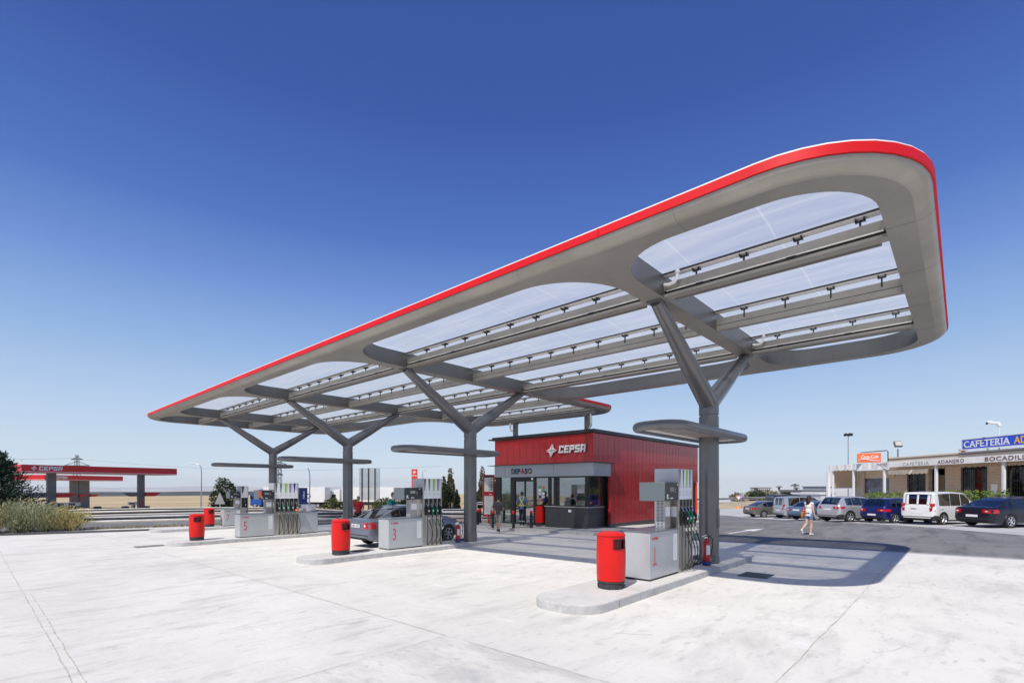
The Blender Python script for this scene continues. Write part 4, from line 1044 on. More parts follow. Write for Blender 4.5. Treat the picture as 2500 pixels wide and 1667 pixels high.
    # lamps, plates, mirrors, bumper strip
    for sg in (-1,1):
        tl=S['tail']; m=MB()   # patch that wraps the rear corner
        x0,x1,z0,z1=tl['x0'],tl['x1'],tl['z0'],tl['z1']
        grid=[]; cols=9; rows=5
        for a in range(cols):
            for b_ in range(rows):
                f=a/(cols-1); z=lerp(z0,z1,b_/(rows-1))
                if f<.45: y=lerp(tl['yin'],1,(f/.45)); yy=side(xr+.001,z)*y; P=(xr-.006+0*f, sg*yy, z)
                else:
                    x=xr+lerp(x0,x1+tl.get('sw',0)*(b_/(rows-1)-.5),(f-.45)/.55); P=(x-.004,sg*(side(x,z)+.006),z)
                grid.append(P)
        zr_=ramp(top,xr)
        fs=[(a*rows+b_,(a+1)*rows+b_,(a+1)*rows+b_+1,a*rows+b_+1) for a in range(cols-1) for b_ in range(rows-1)]
        if tl.get('on_slope'):                        # tall lamps that follow a raked tailgate
            grid2=[]
            for (x,y,z) in grid: 
                dx_=0
                for k in range(len(top)-1):
                    if top[k][1]<=z<=top[k+1][1] and top[k][0]<r0: dx_=top[k][0]+(top[k+1][0]-top[k][0])*(z-top[k][1])/max(top[k+1][1]-top[k][1],1e-4)-xr; break
                grid2.append((x+max(dx_-.0,0),y,z))
            grid=grid2
        fl=[(q if sg>0 else q[::-1]) for q in fs]
        m.add(grid,fl,0,True); mi=len(m.f); lo=m.build('tail_light',tail_m,t)
        q=MB(); zz_=(z0+z1)/2; q.box(xr-.014,xr-.002,min(sg*hw*.66,sg*hw*.76),max(sg*hw*.66,sg*hw*.76),zz_-.03,zz_+.03) 
        q.build('reversing_lamp',clear_m,lo)
        m=MB(); m.ell((xf-.30,sg*side(xf-.30,.58)*.93,.60),(.22,.12,.075),12); m.build('headlight',clear_m,t)
        mx=xr+S['gh'][1]-.62; m=MB(); zm=ramp(belt,mx)+.07; m.ell((mx,sg*(hw+.09),zm),(.06,.11,.075),12); m.tube([(mx,sg*(hw*.93),zm-.06),(mx,sg*(hw+.03),zm-.03)],.02,6); m.build('wing_mirror',S.get('handle',S['paint']),t)
    pz=S.get('plate',.62); m=MB(); m.box(xr-.012,xr-.001,-.26,.26,pz-.055,pz+.055); pl=m.build('number_plate',plate_m,t)
    if S.get('plate_txt'):
        w=text_mb(S['plate_txt'],.11,.001,.002,align='CENTER'); w.xf(facing((xr-.0145,0,pz-.04),(0,-1,0))); w.build('plate_lettering',plate_t,pl)
    m=MB(); m.box(xr-.014,xr+.01,-hw*.86,hw*.86,.425,.455); m.build('bumper_strip',bump_m,t)
    if S.get('split_rear'):
        m=MB(); P=[(x-.012,0,z) for x,z in top if .95<z<1.74 and x<r0+.02]; m.tube(P,.05,8,squash=(.4,1),up=(-1,0,0)); 
        m.build('rear_door_post',S['paint'],t)
        for sg in(-1,1):
            m=MB(); P=[(x-.008,sg*ramp(plan,x)*hw*.62,z-.005) for x,z in top if .95<z<1.74 and x<r0+.02]; m.tube(P,.07,8,squash=(.35,1),up=(-1,0,0)); m.build('rear_pillar',S['paint'],t)
        m=MB(); m.box(xr-.012,xr-.002,.02,.30,.86,.88); m.build('rear_handle',bump_m,t)
    # cabin: seats and dash seen through the glass
    c=MB()
    for sx in ((r0+.25),(r0+1.15)):
        for sg in(-1,1):
            c.obox((xr*0+sx+.25,sg*.36,.66),(.5,.5,.16)); c.obox((sx,sg*.36,.93),(.12,.48,.56),(0,R(-12),0)); c.ell((sx-.05,sg*.36,1.02 if H<1.6 else 1.12 ),(.06,.12,.09),10)
    c.box(r1-.05+.25,gh1-.1,-hw*.8,hw*.8,.5,.84); c.box(gh0+.25,gh1-.2,-hw*.85,hw*.85,.30,.52)
    c.build('cabin',cabin_m,t)
    if S.get('rails'):
        for sg in(-1,1):
            m=MB(); y=sg*hw*S.get('tumble',.76)*.93; m.tube([(r0+.1,y,H-.01),(r0+.2,y,H+.05),(r1-.35,y,H+.05),(r1-.2,y,H-.03)],.018,8); m.build('roof_rail',bump_m,t)
    if S.get('aerial'):
        m=MB(); x=r0+.12; m.tube([(x,0,H-.02),(x-.03,0,H+.03),(x-.22,0,H+.30)],[.02,.012,.004],8); m.build('aerial',skin_seal,t)
    return t
sedan=dict(L=4.36,W=1.70,H=1.40,wb=2.54,ro=.98,top=[(0,.62),(.03,.86),(.10,.955),(.45,.975),(1.05,1.26),(1.42,1.375),(2.0,1.40),(2.55,1.37),(3.28,1.0),(3.6,.93),(4.1,.80),(4.28,.66),(4.36,.5)],
   belt=[(0,.60),(.1,.90),(.5,.92),(2.5,.90),(3.3,.88),(4.0,.74),(4.36,.46)],gh=(.42,3.30),roof=(1.42,2.58),win=[(.98,1.30),(1.36,2.02),(2.08,2.85)],doors=[1.02,2.05,3.12],
   tail=dict(x0=.02,x1=.30,z0=.66,z1=.86,yin=.70),plate=.74,wr=.305,tumble=.74,spokes=6)
def tall(**k): return k
hatch=dict(L=4.2,W=1.74,H=1.50,wb=2.61,ro=.72,top=[(0,.60),(.02,.80),(.06,.94),(.10,1.02),(.34,1.36),(.50,1.455),(1.4,1.50),(2.2,1.46),(3.1,1.04),(3.5,.96),(4.0,.80),(4.2,.55)],
   belt=[(0,.58),(.08,.92),(.5,.96),(3.1,.92),(3.8,.80),(4.2,.5)],gh=(.08,3.12),roof=(.45,2.25),win=[(.52,.86),(.93,1.62),(1.68,2.55)],doors=[.75,1.64,2.75],
   tail=dict(x0=.03,x1=.42,z0=.70,z1=.86,yin=.52),plate=.50,wr=.31,tumble=.76)
van=dict(L=4.3,W=1.81,H=1.80,wb=2.72,ro=.68,top=[(0,.62),(.02,.95),(.06,1.10),(.13,1.62),(.24,1.755),(1.5,1.80),(2.5,1.76),(3.45,1.16),(3.7,1.08),(4.15,.85),(4.3,.55)],
   belt=[(0,.6),(.08,1.02),(3.4,1.02),(4.0,.85),(4.3,.5)],gh=(.055,3.46),roof=(.18,2.55),win=[(.42,1.28),(1.36,2.16),(2.26,3.0)],doors=[.38,2.2,3.1],
   tail=dict(x0=.0,x1=.10,z0=.74,z1=1.16,yin=.84,on_slope=1),plate=.66,split_rear=1,wr=.33,tumble=.86,rwi=.01)
suv=dict(L=4.41,W=1.82,H=1.66,wb=2.64,ro=.85,top=[(0,.70),(.02,.92),(.06,1.05),(.12,1.14),(.42,1.50),(.62,1.61),(1.6,1.66),(2.4,1.60),(3.2,1.14),(3.6,1.06),(4.2,.88),(4.41,.6)],
   belt=[(0,.68),(.1,1.04),(.6,1.10),(3.2,1.02),(3.9,.9),(4.41,.55)],gh=(.11,3.22),roof=(.56,2.45),win=[(.62,1.08),(1.14,1.84),(1.9,2.72)],doors=[.95,1.86,2.95],
   tail=dict(x0=.03,x1=.45,z0=.88,z1=1.02,yin=.60),plate=.82,wr=.36,tumble=.72,clad=1)
P_=lambda n,c,**k: paint(n,c,**k)
def V_(base,**k): d=dict(base); d.update(k); return d
silverblue=P_('blue grey metallic paint',(.165,.185,.23))
saloon=make_car(V_(sedan,paint=silverblue,name='saloon_car',cat='saloon car',plate_txt='3053 DFZ',aerial=1,rim=mat('grey wheel trim',(.32,.33,.34),.35,.6,var=.05,vs=9)),'blue grey four door saloon standing at the dispenser marked 3')
saloon.location=(-.83,11.15,zg(-.8,11.1)+.004); saloon.scale=(1,1,1.045)
m=MB(); m.box(-2.262,-2.258,-.12,.0,0,0) 
lot_specs=[
 (V_(sedan,paint=P_('near black blue paint',(.010,.012,.022),metal=.2),L=4.68,wb=2.72,ro=1.12,W=1.81,H=1.45,top=[(0,.62),(.03,.88),(.12,1.0),(.5,1.03),(1.15,1.31),(1.55,1.43),(2.15,1.45),(2.75,1.40),(3.55,1.02),(3.9,.95),(4.4,.80),(4.6,.66),(4.68,.5)],belt=[(0,.60),(.1,.94),(.5,.96),(2.6,.94),(3.5,.9),(4.3,.74),(4.68,.46)],gh=(.50,3.57),roof=(1.55,2.78),win=[(1.05,1.4),(1.46,2.2),(2.26,3.1)],doors=[1.1,2.22,3.4],tail=dict(x0=.02,x1=.42,z0=.72,z1=.90,yin=.66),plate=.58,wr=.325),(25.15,24.9),11,'near black saloon, the widest car of the parked row'),
 (V_(van,paint=P_('white van paint',(.72,.72,.71),metal=0),clad=1,glass=car_glass),(24.1,27.8),20,'white panel sided van with two rear doors in the parked row'),
 (V_(hatch,paint=P_('deep blue paint',(.012,.022,.13),metal=.3)),(23.5,30.1),14,'dark blue hatchback parked between white van and silver off-roader'),
 (V_(suv,paint=P_('silver paint',(.55,.56,.58),metal=.5)),(22.45,32.5),15,'silver off-roader with dark lower bumper in the parked row'),
 (V_(sedan,paint=P_('light steel blue paint',(.16,.24,.36),metal=.5),L=4.5,H=1.46),(22.4,36.2),22,'light steel blue saloon parked behind the walking woman'),
 (V_(van,paint=P_('silver grey van paint',(.44,.46,.49),metal=.45),rails=1),(23.7,40.4),3,'silver grey van with roof rails in the parked row'),
 (V_(sedan,paint=P_('warm grey paint',(.20,.185,.165),metal=.5),L=4.5,H=1.43),(22.7,43.2),6,'warm grey saloon at the far end of the parked row'),
 (V_(suv,paint=P_('black paint',(.012,.012,.014),metal=.2),H=1.9,L=4.5,top=[(0,.70),(.02,1.0),(.06,1.2),(.12,1.75),(.3,1.87),(1.6,1.90),(2.5,1.85),(3.0,1.24),(3.6,1.16),(4.3,1.0),(4.5,.6)],gh=(.08,3.05),roof=(.25,2.55),tumble=.88),(26.5,47.0),4,'black boxy off-roader seen over the warm grey saloon roof'),
 (V_(hatch,paint=P_('navy paint',(.02,.03,.09),metal=.3)),(29.3,28.3),8,'navy car roof showing beyond the near black saloon'),
]
for S,(X,D),hd_,lab in lot_specs:
    x,y=cw(X,D); c=make_car(S,lab,'cars parked in the row'); zc=[zg(*cw(X+dx*math.cos(R(hd_)),D+dx*math.sin(R(hd_)))) for dx in(-1.3,1.3)]
    c.location=(x,y,sum(zc)/2+.0); c.rotation_euler=(0,math.atan2(zc[0]-zc[1],2.6),cdir(hd_))
# ------------------------------------------------------------------ people
def remesh(mb, name, m, parent=None, vox=.011, smooth=3):
    o=mb.build(name,m,parent,sharp=180); r=o.modifiers.new('union','REMESH'); r.mode='VOXEL'; r.voxel_size=vox
    s=o.modifiers.new('soften','SMOOTH'); s.iterations=smooth; s.factor=.5
    dg=bpy.context.evaluated_depsgraph_get(); me=bpy.data.meshes.new_from_object(o.evaluated_get(dg)); o.modifiers.clear()
    me.polygons.foreach_set('use_smooth',[True]*len(me.polygons)); old=o.data; o.data=me; me.name=name; bpy.data.meshes.remove(old)
    if not me.materials: me.materials.append(m)
    return o
def limb(mb,pts,rs,n=12):
    """tapered rounded limb through the points"""
    mb.tube(pts,rs,n)
    for p,r in zip(pts,rs): mb.ell(p,(r,r,r),n,k=6)
def hand(mb,w,d,side_,k=1.0,curl=.35):
    """palm and five fingers from wrist w along d"""
    d=Vector(d).normalized(); up=Vector((0,0,1)) if abs(d.z)<.9 else Vector((1,0,0)); s=d.cross(up).normalized(); n=s.cross(d).normalized(); w=Vector(w)
    M=Matrix((d,s,n)).transposed().to_4x4()
    mb.ell(w+d*.05*k,(.052*k,.040*k,.018*k),12,M=M)
    for i,(o,l) in enumerate(((-.030,.062),(-.010,.075),(.010,.070),(.029,.055))):
        a=w+d*.085*k+s*o*k; b=a+d*l*.5*k-n*.010*k*curl; c=b+d*l*.5*k-n*.03*k*curl
        limb(mb,[a-d*.02,a,b,c],[.010*k,.0095*k,.009*k,.0075*k],8)
    a=w+d*.03*k+s*.035*k*side_; b=a+(d*.03+s*.022*side_)*k; c=b+(d*.028+s*.004*side_)*k; limb(mb,[a,b,c],[.012*k,.0105*k,.009*k],8)
def person(name,loc,rz,J,skin,label,clothes,hair,H=1.75,face_dir=0,extra=None):
    """J = joints in metres for a 1.75 m figure; x is the way the body faces, y its left"""
    k=H/1.75; t=thing('person',loc,rz,label,'person')
    v=lambda n:Vector(J[n])*k
    b=MB(); hip=v('hip'); ch=v('chest'); nk=v('neck'); hd_=v('head')
    fx=Matrix.Rotation(face_dir,4,'Z')
    tilt=Matrix.Rotation(math.atan2((nk-hip).x,(nk-hip).z),4,'Y')
    w=J.get('build',1.0)
    b.ell(hip,(.115*k,.165*k*w,.13*k),16,M=tilt); b.ell(hip.lerp(ch,.5),(.10*k,.145*k*w,.16*k),16,M=tilt); b.ell(ch,(.115*k,.175*k*w,.17*k),16,M=tilt)
    shL=v('shL'); shR=v('shR'); limb(b,[shL,ch.lerp(nk,.6),shR],[.055*k,.085*k,.055*k]); limb(b,[nk-Vector((0,0,.05*k)),hd_-Vector((.01*k,0,.07*k))],[.062*k,.055*k])
    # head: skull, jaw, nose, ears
    b.ell(hd_+Vector((-.008*k,0,.025*k)),(.096*k,.078*k,.105*k),16,k=10); b.ell(hd_+fx@Vector((.022*k,0,-.055*k)),(.068*k,.058*k,.065*k),14)
    b.ell(hd_+fx@Vector((.094*k,0,-.015*k)),(.018*k,.012*k,.026*k),8); b.ell(hd_+fx@Vector((.082*k,0,-.062*k)),(.016*k,.026*k,.010*k),8)
    for s in(-1,1): b.ell(hd_+fx@Vector((-.002*k,s*.079*k,-.005*k)),(.018*k,.010*k,.032*k),8)
    for s,q in((1,'L'),(-1,'R')):
        sh,el,wr=v('sh'+q),v('el'+q),v('wr'+q); limb(b,[sh,sh.lerp(el,.5),el,el.lerp(wr,.35),wr],[.052*k,.047*k,.038*k,.038*k,.026*k]); hand(b,wr,(wr-el),s,k)
        hp=hip+Vector((0,s*.085*k,-.03*k)); kn,an=v('kn'+q),v('an'+q); limb(b,[hp,hp.lerp(kn,.45),kn,kn.lerp(an,.32),an],[.085*k,.076*k,.052*k,.055*k,.034*k])
        ft=Vector(J['ft'+q])*k; limb(b,[an,an.lerp(ft,.35)-Vector((0,0,.02*k)),ft],[.036*k,.034*k,.026*k])
    body=remesh(b,'person_body',skin,t)
    for s in(-1,1):
        e=MB(); e.ell(hd_+fx@Vector((.084*k,s*.030*k,.012*k)),(.009*k,.012*k,.008*k),8); e.build('eye',mat('dark iris',(.02,.015,.012),.2,var=.1,vs=20),body)
    hm=MB()
    for c,r in hair['blobs']: hm.ell(hd_+fx@(Vector(c)*k),tuple(q*k for q in r),14,k=8)
    remesh(hm,'hair',hair['mat'],body,.012,1)
    def sleeve(mb,q,to,extra=.012):
        sh,el,wr=v('sh'+q),v('el'+q),v('wr'+q)
        if to=='short': limb(mb,[sh,sh.lerp(el,.72)],[.062*k+extra*.5,.058*k+extra])
        else: limb(mb,[sh,sh.lerp(el,.5),el,el.lerp(wr,.4),wr.lerp(el,.06)],[.062*k,.058*k,.05*k,.048*k,.04*k])
    def top_shape(mb,sl,drop=.10,ex=.014):
        mb.ell(ch,((.115+ex)*k,(.178*w+ex)*k,.175*k),16,M=tilt); mb.ell(hip.lerp(ch,.5),((.108+ex)*k,(.155*w+ex)*k,.18*k),16,M=tilt)
        mb.tube([hip+Vector((0,0,-drop*k)),hip+Vector((0,0,.06*k)),hip.lerp(ch,.6)],[.150*k,.145*k,.140*k],20,squash=(.84,1.14*w) if 0 else None)
        limb(mb,[shL,ch.lerp(nk,.55),shR],[.064*k,.094*k,.064*k])
        if sl: sleeve(mb,'L',sl); sleeve(mb,'R',sl)
    def legs(mb,frac,r0_=.094,r1_=.088,r2_=.07):
        mb.ell(hip,(.130*k,.182*k*w,.135*k),16)
        for s,q in((1,'L'),(-1,'R')):
            hp=hip+Vector((0,s*.088*k,-.03*k)); kn,an=v('kn'+q),v('an'+q)
            if frac<=1: limb(mb,[hp,hp.lerp(kn,frac*.5),hp.lerp(kn,frac)],[r0_*k,r1_*k,(r1_-.003)*k])
            else: limb(mb,[hp,hp.lerp(kn,.5),kn,kn.lerp(an,.5),kn.lerp(an,min(frac-1,1))],[r0_*k,r1_*k,r2_*k,(r2_-.004)*k,(r2_-.012)*k])
    for kind,m,arg in clothes:
        c=MB()
        if kind=='top': top_shape(c,arg); remesh(c,'shirt',m,body,.012)
        if kind=='legs': legs(c,arg); remesh(c,'trousers' if arg>1 else 'shorts',m,body,.012)
        if kind=='shoes':
            for s,q in((1,'L'),(-1,'R')):
                an=v('an'+q); ft=Vector(J['ft'+q])*k; c=MB(); limb(c,[an-Vector((.02*k,0,.03*k)),an.lerp(ft,.5)-Vector((0,0,.018*k)),ft],[.046*k,.044*k,.034*k]); remesh(c,'shoe',m,body,.011,1)
        if kind=='bands':
            for s,q in((1,'L'),(-1,'R')):
                kn,an=v('kn'+q),v('an'+q); c=MB(); a=kn.lerp(an,.62); c.tube([a,a+(an-kn).normalized()*.06*k],[.070*k,.068*k],20); c.build('reflective_band',m,body)
    if extra: extra(t,body,v,k,hip,ch,nk,shL,shR,hd_)
    return t
skin_a=mat('tanned skin',(.42,.24,.16),.55,var=.08,vs=9); skin_b=mat('light skin',(.58,.37,.27),.55,var=.06,vs=9)
dark_hair={'mat':mat('dark brown hair',(.022,.015,.012),.5,var=.4,vs=26,bump=.3),'blobs':[((-.02,0,.045),(.098,.085,.095)),((-.055,0,0),(.058,.075,.085)),((.03,0,.088),(.055,.062,.035))]}
stand=dict(hip=(0,0,.95),chest=(.0,0,1.28),neck=(0,0,1.49),head=(.02,0,1.63),shL=(0,.18,1.42),shR=(0,-.18,1.42),elL=(-.03,.23,1.13),elR=(-.03,-.23,1.13),wrL=(.06,.25,.88),wrR=(.06,-.25,.88),
   knL=(.02,.10,.50),anL=(0,.10,.09),ftL=(.17,.12,.035),knR=(.02,-.10,.50),anR=(0,-.10,.09),ftR=(.17,-.12,.035))
def pose(**k): d=dict(stand); d.update(k); return d
# man in grey shirt walking to the door
x,y=at_col(1217,D=24.1)
person('person',(x,y,zg(x,y)+.005),cdir(78),pose(knL=(.20,.09,.53),anL=(.16,.09,.10),ftL=(.34,.10,.045),knR=(-.04,-.09,.50),anR=(-.30,-.09,.20),ftR=(-.22,-.10,.06),elL=(-.10,.24,1.14),wrL=(.08,.23,.96),elR=(-.06,-.25,1.15),wrR=(.14,-.18,1.05),build=1.08),skin_a,
  'person in dark grey shirt and light shorts walking towards the shop',[('top',mat('charcoal polo cloth',(.055,.055,.06),.9,var=.1,vs=30),'short'),('legs',mat('light grey shorts cloth',(.30,.28,.26),.9,var=.12,vs=30),1.0),('shoes',mat('black trainer',(.03,.03,.032),.6,var=.2,vs=30),0)],dark_hair,1.78)
# attendant with braces of reflective tape
blue_cloth=mat('work blue cloth',(.09,.13,.24),.9,var=.12,vs=30); tape=mat('yellow reflective tape',(.55,.62,.12),.5,var=.08,vs=20); navy=mat('navy work trousers',(.014,.016,.035),.9,var=.2,vs=30)
def braces(t,body,v,k,hip,ch,nk,shL,shR,hd_):
    for s,(a,b) in ((1,(.11,-.10)),(-1,(-.11,.10))):
        m=MB(); P=[(.06,a,1.47),(-.01,a,1.505),(-.09,a*.95,1.45),(-.148,a*.3,1.28),(-.148,b*.5,1.14),(-.150,b,1.03)]
        m.tube([Vector(p)*k for p in P],[.022*k]*6,8,squash=(.35,1),up=(1,0,0)); m.build('brace_strap',tape,body)
    m=MB(); n=24; pts=[(Vector((.145*math.cos(2*math.pi*i/n),.178*math.sin(2*math.pi*i/n),1.035))*k) for i in range(n+1)]; m.tube(pts,.024*k,8,squash=(.35,1) if 0 else None); m.build('waist_belt',tape,body)
x,y=at_col(1274.5,D=25.9)
person('person',(x,y,-.055),cdir(80),pose(knL=(.12,.09,.52),anL=(.08,.09,.09),ftL=(.25,.10,.035),knR=(-.02,-.09,.50),anR=(-.14,-.09,.10),ftR=(.02,-.10,.04),elL=(-.05,.27,1.15),elR=(-.05,-.27,1.15),wrL=(.14,.25,1.0),wrR=(.14,-.25,1.0),build=1.05),skin_a,
  'person in blue work shirt with crossed yellow reflective braces at the doors',[('top',blue_cloth,'short'),('legs',navy,1.95),('bands',mat('silver tape',(.6,.6,.62),.5,var=.05,vs=20),0),('shoes',mat('black trainer',(.03,.03,.032),.6),0)],dark_hair,1.78,extra=braces)
# man in red behind the saloon
x,y=at_col(875,D=27.5)
person('person',(x,y,zg(x,y)),cdir(-95),pose(elL=(-.02,.25,1.14),elR=(-.02,-.25,1.14)),skin_a,'person in dark red polo shirt standing beyond the saloon boot',
  [('top',mat('dark red polo cloth',(.30,.008,.018),.9,var=.1,vs=30),'short'),('legs',navy,1.95),('shoes',mat('black trainer',(.03,.03,.032),.6),0)],dark_hair,1.76)
# man in teal bending at the saloon's far flank
x,y=at_col(950,D=19.9)
person('person',(x,y,zg(x,y)+.07),cdir(-8),pose(chest=(.06,0,1.28),neck=(.13,0,1.48),head=(.19,0,1.62),shL=(.10,.18,1.41),shR=(.10,-.18,1.41),elL=(.24,.22,1.10),elR=(.24,-.22,1.10),wrL=(.42,.16,.95),wrR=(.42,-.16,.95)),skin_b,'person in teal polo shirt leaning at the far side of the saloon',
  [('top',mat('teal polo cloth',(.0,.20,.20),.9,var=.1,vs=30),'short'),('legs',navy,1.95),('shoes',mat('black trainer',(.03,.03,.032),.6),0)],dark_hair,1.88)
# woman crossing the lane
white_cloth=mat('white vest cloth',(.72,.70,.70),.9,var=.06,vs=20); denim=mat('pale blue denim',(.14,.24,.46),.9,var=.25,vs=24); tan_lea=mat('tan leather',(.50,.16,.03),.5,var=.2,vs=14)
long_hair={'mat':mat('long brown hair',(.030,.014,.012),.45,var=.5,vs=26,bump=.3),'blobs':[((-.02,0,.045),(.105,.092,.10)),((-.05,0,-.03),(.085,.095,.11)),((-.075,0,-.13),(.07,.105,.13)),((-.085,.01,-.24),(.055,.09,.11)),((-.07,.02,-.32),(.04,.06,.07)),((.03,0,.088),(.06,.065,.035))]}
def bag(t,body,v,k,hip,ch,nk,shL,shR,hd_):
    m=MB(); m.obox(Vector((-.02,.245,.90))*k,(.26*k,.09*k,.25*k),(0,0,0)); o=m.build('shoulder_bag',tan_lea,body,bevel=.025,seg=3)
    m=MB(); m.tube([Vector(p)*k for p in [(-.08,.25,1.0),(-.04,.22,1.2),(.0,.12,1.45),(.10,.0,1.38),(.13,-.02,1.3)]],.010,6); m.build('bag_strap',tan_lea,o)
    m=MB(); m.tube([Vector((-.145,.12,1.0))*k,Vector((-.155,0,1.0))*k,Vector((-.145,-.12,1.0))*k],.014*k,6); m.build('waistband',mat('dark belt',(.03,.03,.05),.6),body)
x,y=at_col(1975,D=21.2)
person('person',(x,y,zg(x,y)+.002),cdir(26),pose(hip=(0,0,.95),knR=(.05,-.08,.50),anR=(-.01,-.08,.085),ftR=(.16,-.09,.035),knL=(-.05,.08,.52),anL=(-.36,.08,.27),ftL=(-.33,.08,.10),head=(.02,0,1.62),shL=(0,.155,1.41),shR=(0,-.155,1.41),elL=(.05,.20,1.15),elR=(-.03,-.21,1.14),wrL=(.20,.20,1.02),wrR=(.03,-.24,.90),build=.88),skin_b,
  'person with long dark hair in white vest and denim shorts crossing the lane',[('top',white_cloth,None),('legs',denim,.42),('shoes',mat('white canvas shoe',(.72,.71,.68),.7,var=.05,vs=20),0)],long_hair,1.68,extra=bag)
# ------------------------------------------------------------------ foliage
def leaf_mat(name,a,b,sc=1.4):
    m=mat(name,a,.75,col2=b,vs=sc,thr=(.38,.62)); n,l=nt(m); p=n['Principled BSDF']; p.inputs['Specular IOR Level'].default_value=.25; return m
def foliage(blobs,count,size,asp=2.2,up=0.,rnd=None,shell=.55,hole=1.6):
    """leaf-sized faces spread through lumpy volumes; noise opens gaps"""
    rnd=rnd or random.Random(3); mb=MB(); vs=[];fs=[]; tot=sum(r[0]*r[1]*r[2] for c,r in blobs)
    for c,r in blobs:
        k=int(count*(r[0]*r[1]*r[2])/tot)+20
        for _ in range(k):
            d=Vector((rnd.gauss(0,1),rnd.gauss(0,1),rnd.gauss(0,1))).normalized(); q=rnd.uniform(shell,1.0)**.6
            q*=1+.28*mnoise.noise(Vector((d.x*2.1+c[0],d.y*2.1+c[1],d.z*2.1+c[2])))
            p=Vector((c[0]+d.x*r[0]*q,c[1]+d.y*r[1]*q,c[2]+d.z*r[2]*q))
            if mnoise.noise(p*hole)<-.22: continue
            a=(Vector((rnd.gauss(0,1),rnd.gauss(0,1),rnd.gauss(0,.8)+up))+d*.8).normalized(); b=a.cross(Vector((rnd.gauss(0,1),rnd.gauss(0,1),rnd.gauss(0,1)))).normalized()
            s=size*rnd.uniform(.6,1.4); i=len(vs); vs+=[p-b*s/asp*.5,p+a*s*.5-b*s/asp*.6,p+a*s,p+a*s*.45+b*s/asp*.6]; fs.append((i,i+1,i+2,i+3))
    mb.add(vs,fs); mb.s=[False]*len(mb.f); return mb
bark=mat('bark',(.12,.085,.06),.9,var=.3,vs=9,bump=.5)
def plant(name,X,D,blobs,count,size,m,label,cat,group=None,trunk=None,dz=0,twig=0,**k):
    x,y=cw(X,D); t=thing(name,(x,y,terrain_z(X,D)+dz-.02),cdir(0),label,cat,group)
    foliage(blobs,count,size,rnd=random.Random(int(X*7+D*13)),**k).build('crown' if trunk or name.endswith('tree') else 'foliage',m,t)
    rr=random.Random(int(X*3+D)); mb=MB()
    if trunk:
        h,r=trunk; mb.tube([(0,0,-.2),(.03*h,.02,h*.35),(0,.02,h*.7),(.02,0,h)],[r,r*.8,r*.5,r*.15],8)
    for b,(c,q) in enumerate(blobs[:6+twig]):
        z0=(trunk[0]*.35 if trunk else 0); mb.tube([(rr.uniform(-.05,.05),rr.uniform(-.05,.05),z0),(c[0]*.6,c[1]*.6,z0+(c[2]-z0)*.6),(c[0],c[1],c[2]+q[2]*.3)],[(trunk[1]*.45 if trunk else .03),.03,.012],6)
    mb.build('trunk' if trunk else 'stem',bark,t); return t
pine_l=leaf_mat('dark blue green needles',(.045,.085,.05),(.018,.036,.026),2.2)
broom_l=leaf_mat('dry broom twigs',(.50,.50,.30),(.22,.25,.12),3.5); broom_y=leaf_mat('yellowing broom twigs',(.70,.56,.22),(.33,.32,.14),3.0)
bush_l=leaf_mat('olive green leaves',(.10,.125,.04),(.045,.07,.02),1.2); tree_l=leaf_mat('mid green leaves',(.065,.085,.04),(.03,.042,.022),.9)
cyp_l=leaf_mat('cypress green',(.05,.075,.03),(.028,.042,.02),1.5); cyp_b=leaf_mat('cypress browning',(.17,.12,.06),(.05,.065,.03),.9)
hedge_l=leaf_mat('bright hedge leaves',(.19,.26,.05),(.09,.15,.03),2.5); far_l=leaf_mat('dusty pine leaves',(.33,.28,.17),(.16,.155,.09),.5)
# spreading dark conifer
def conifer(X,D):
    x,y=cw(X,D); t=thing('conifer_tree',(x,y,terrain_z(X,D)-.05),cdir(0),'dark spreading conifer in front of the red roofed station across the road','tree')
    rr=random.Random(5); mb=MB(); tr=MB(); tr.tube([(0,0,-.2),(.05,0,2),(0,0,5.2)],[.22,.15,.03],8)
    vs=[];fs=[]
    for k in range(190):
        h=.35+4.9*(k/190)**.9; L=(5.5-h)*.66*rr.uniform(.7,1.15); a=rr.uniform(0,6.283); d=Vector((math.cos(a),math.sin(a),0))
        base=Vector((0,0,h)); tip=base+d*L+Vector((0,0,.25+.25*L*rr.uniform(.3,1.2)))
        if k%4==0: tr.tube([base,base.lerp(tip,.6)-Vector((0,0,.1)),tip],[.04,.025,.008],5)
        for j in range(80):
            s=rr.uniform(.15,1.05); p=base.lerp(tip,s)+Vector((rr.gauss(0,.16),rr.gauss(0,.16),rr.gauss(0,.09)-.06*math.sin(3.14*s)))
            aa=(d*.7+Vector((rr.gauss(0,.5),rr.gauss(0,.5),.55+rr.gauss(0,.3)))).normalized(); bb=aa.cross(Vector((rr.gauss(0,1),rr.gauss(0,1),rr.gauss(0,1)))).normalized(); sz=rr.uniform(.15,.30)
            i=len(vs); vs+=[p,p+aa*sz*.5-bb*sz*.16,p+aa*sz,p+aa*sz*.5+bb*sz*.16]; fs.append((i,i+1,i+2,i+3))
    mb.add(vs,fs); o=mb.build('crown',pine_l,t); tr.build('trunk',bark,t)
conifer(-39.1,37.5)
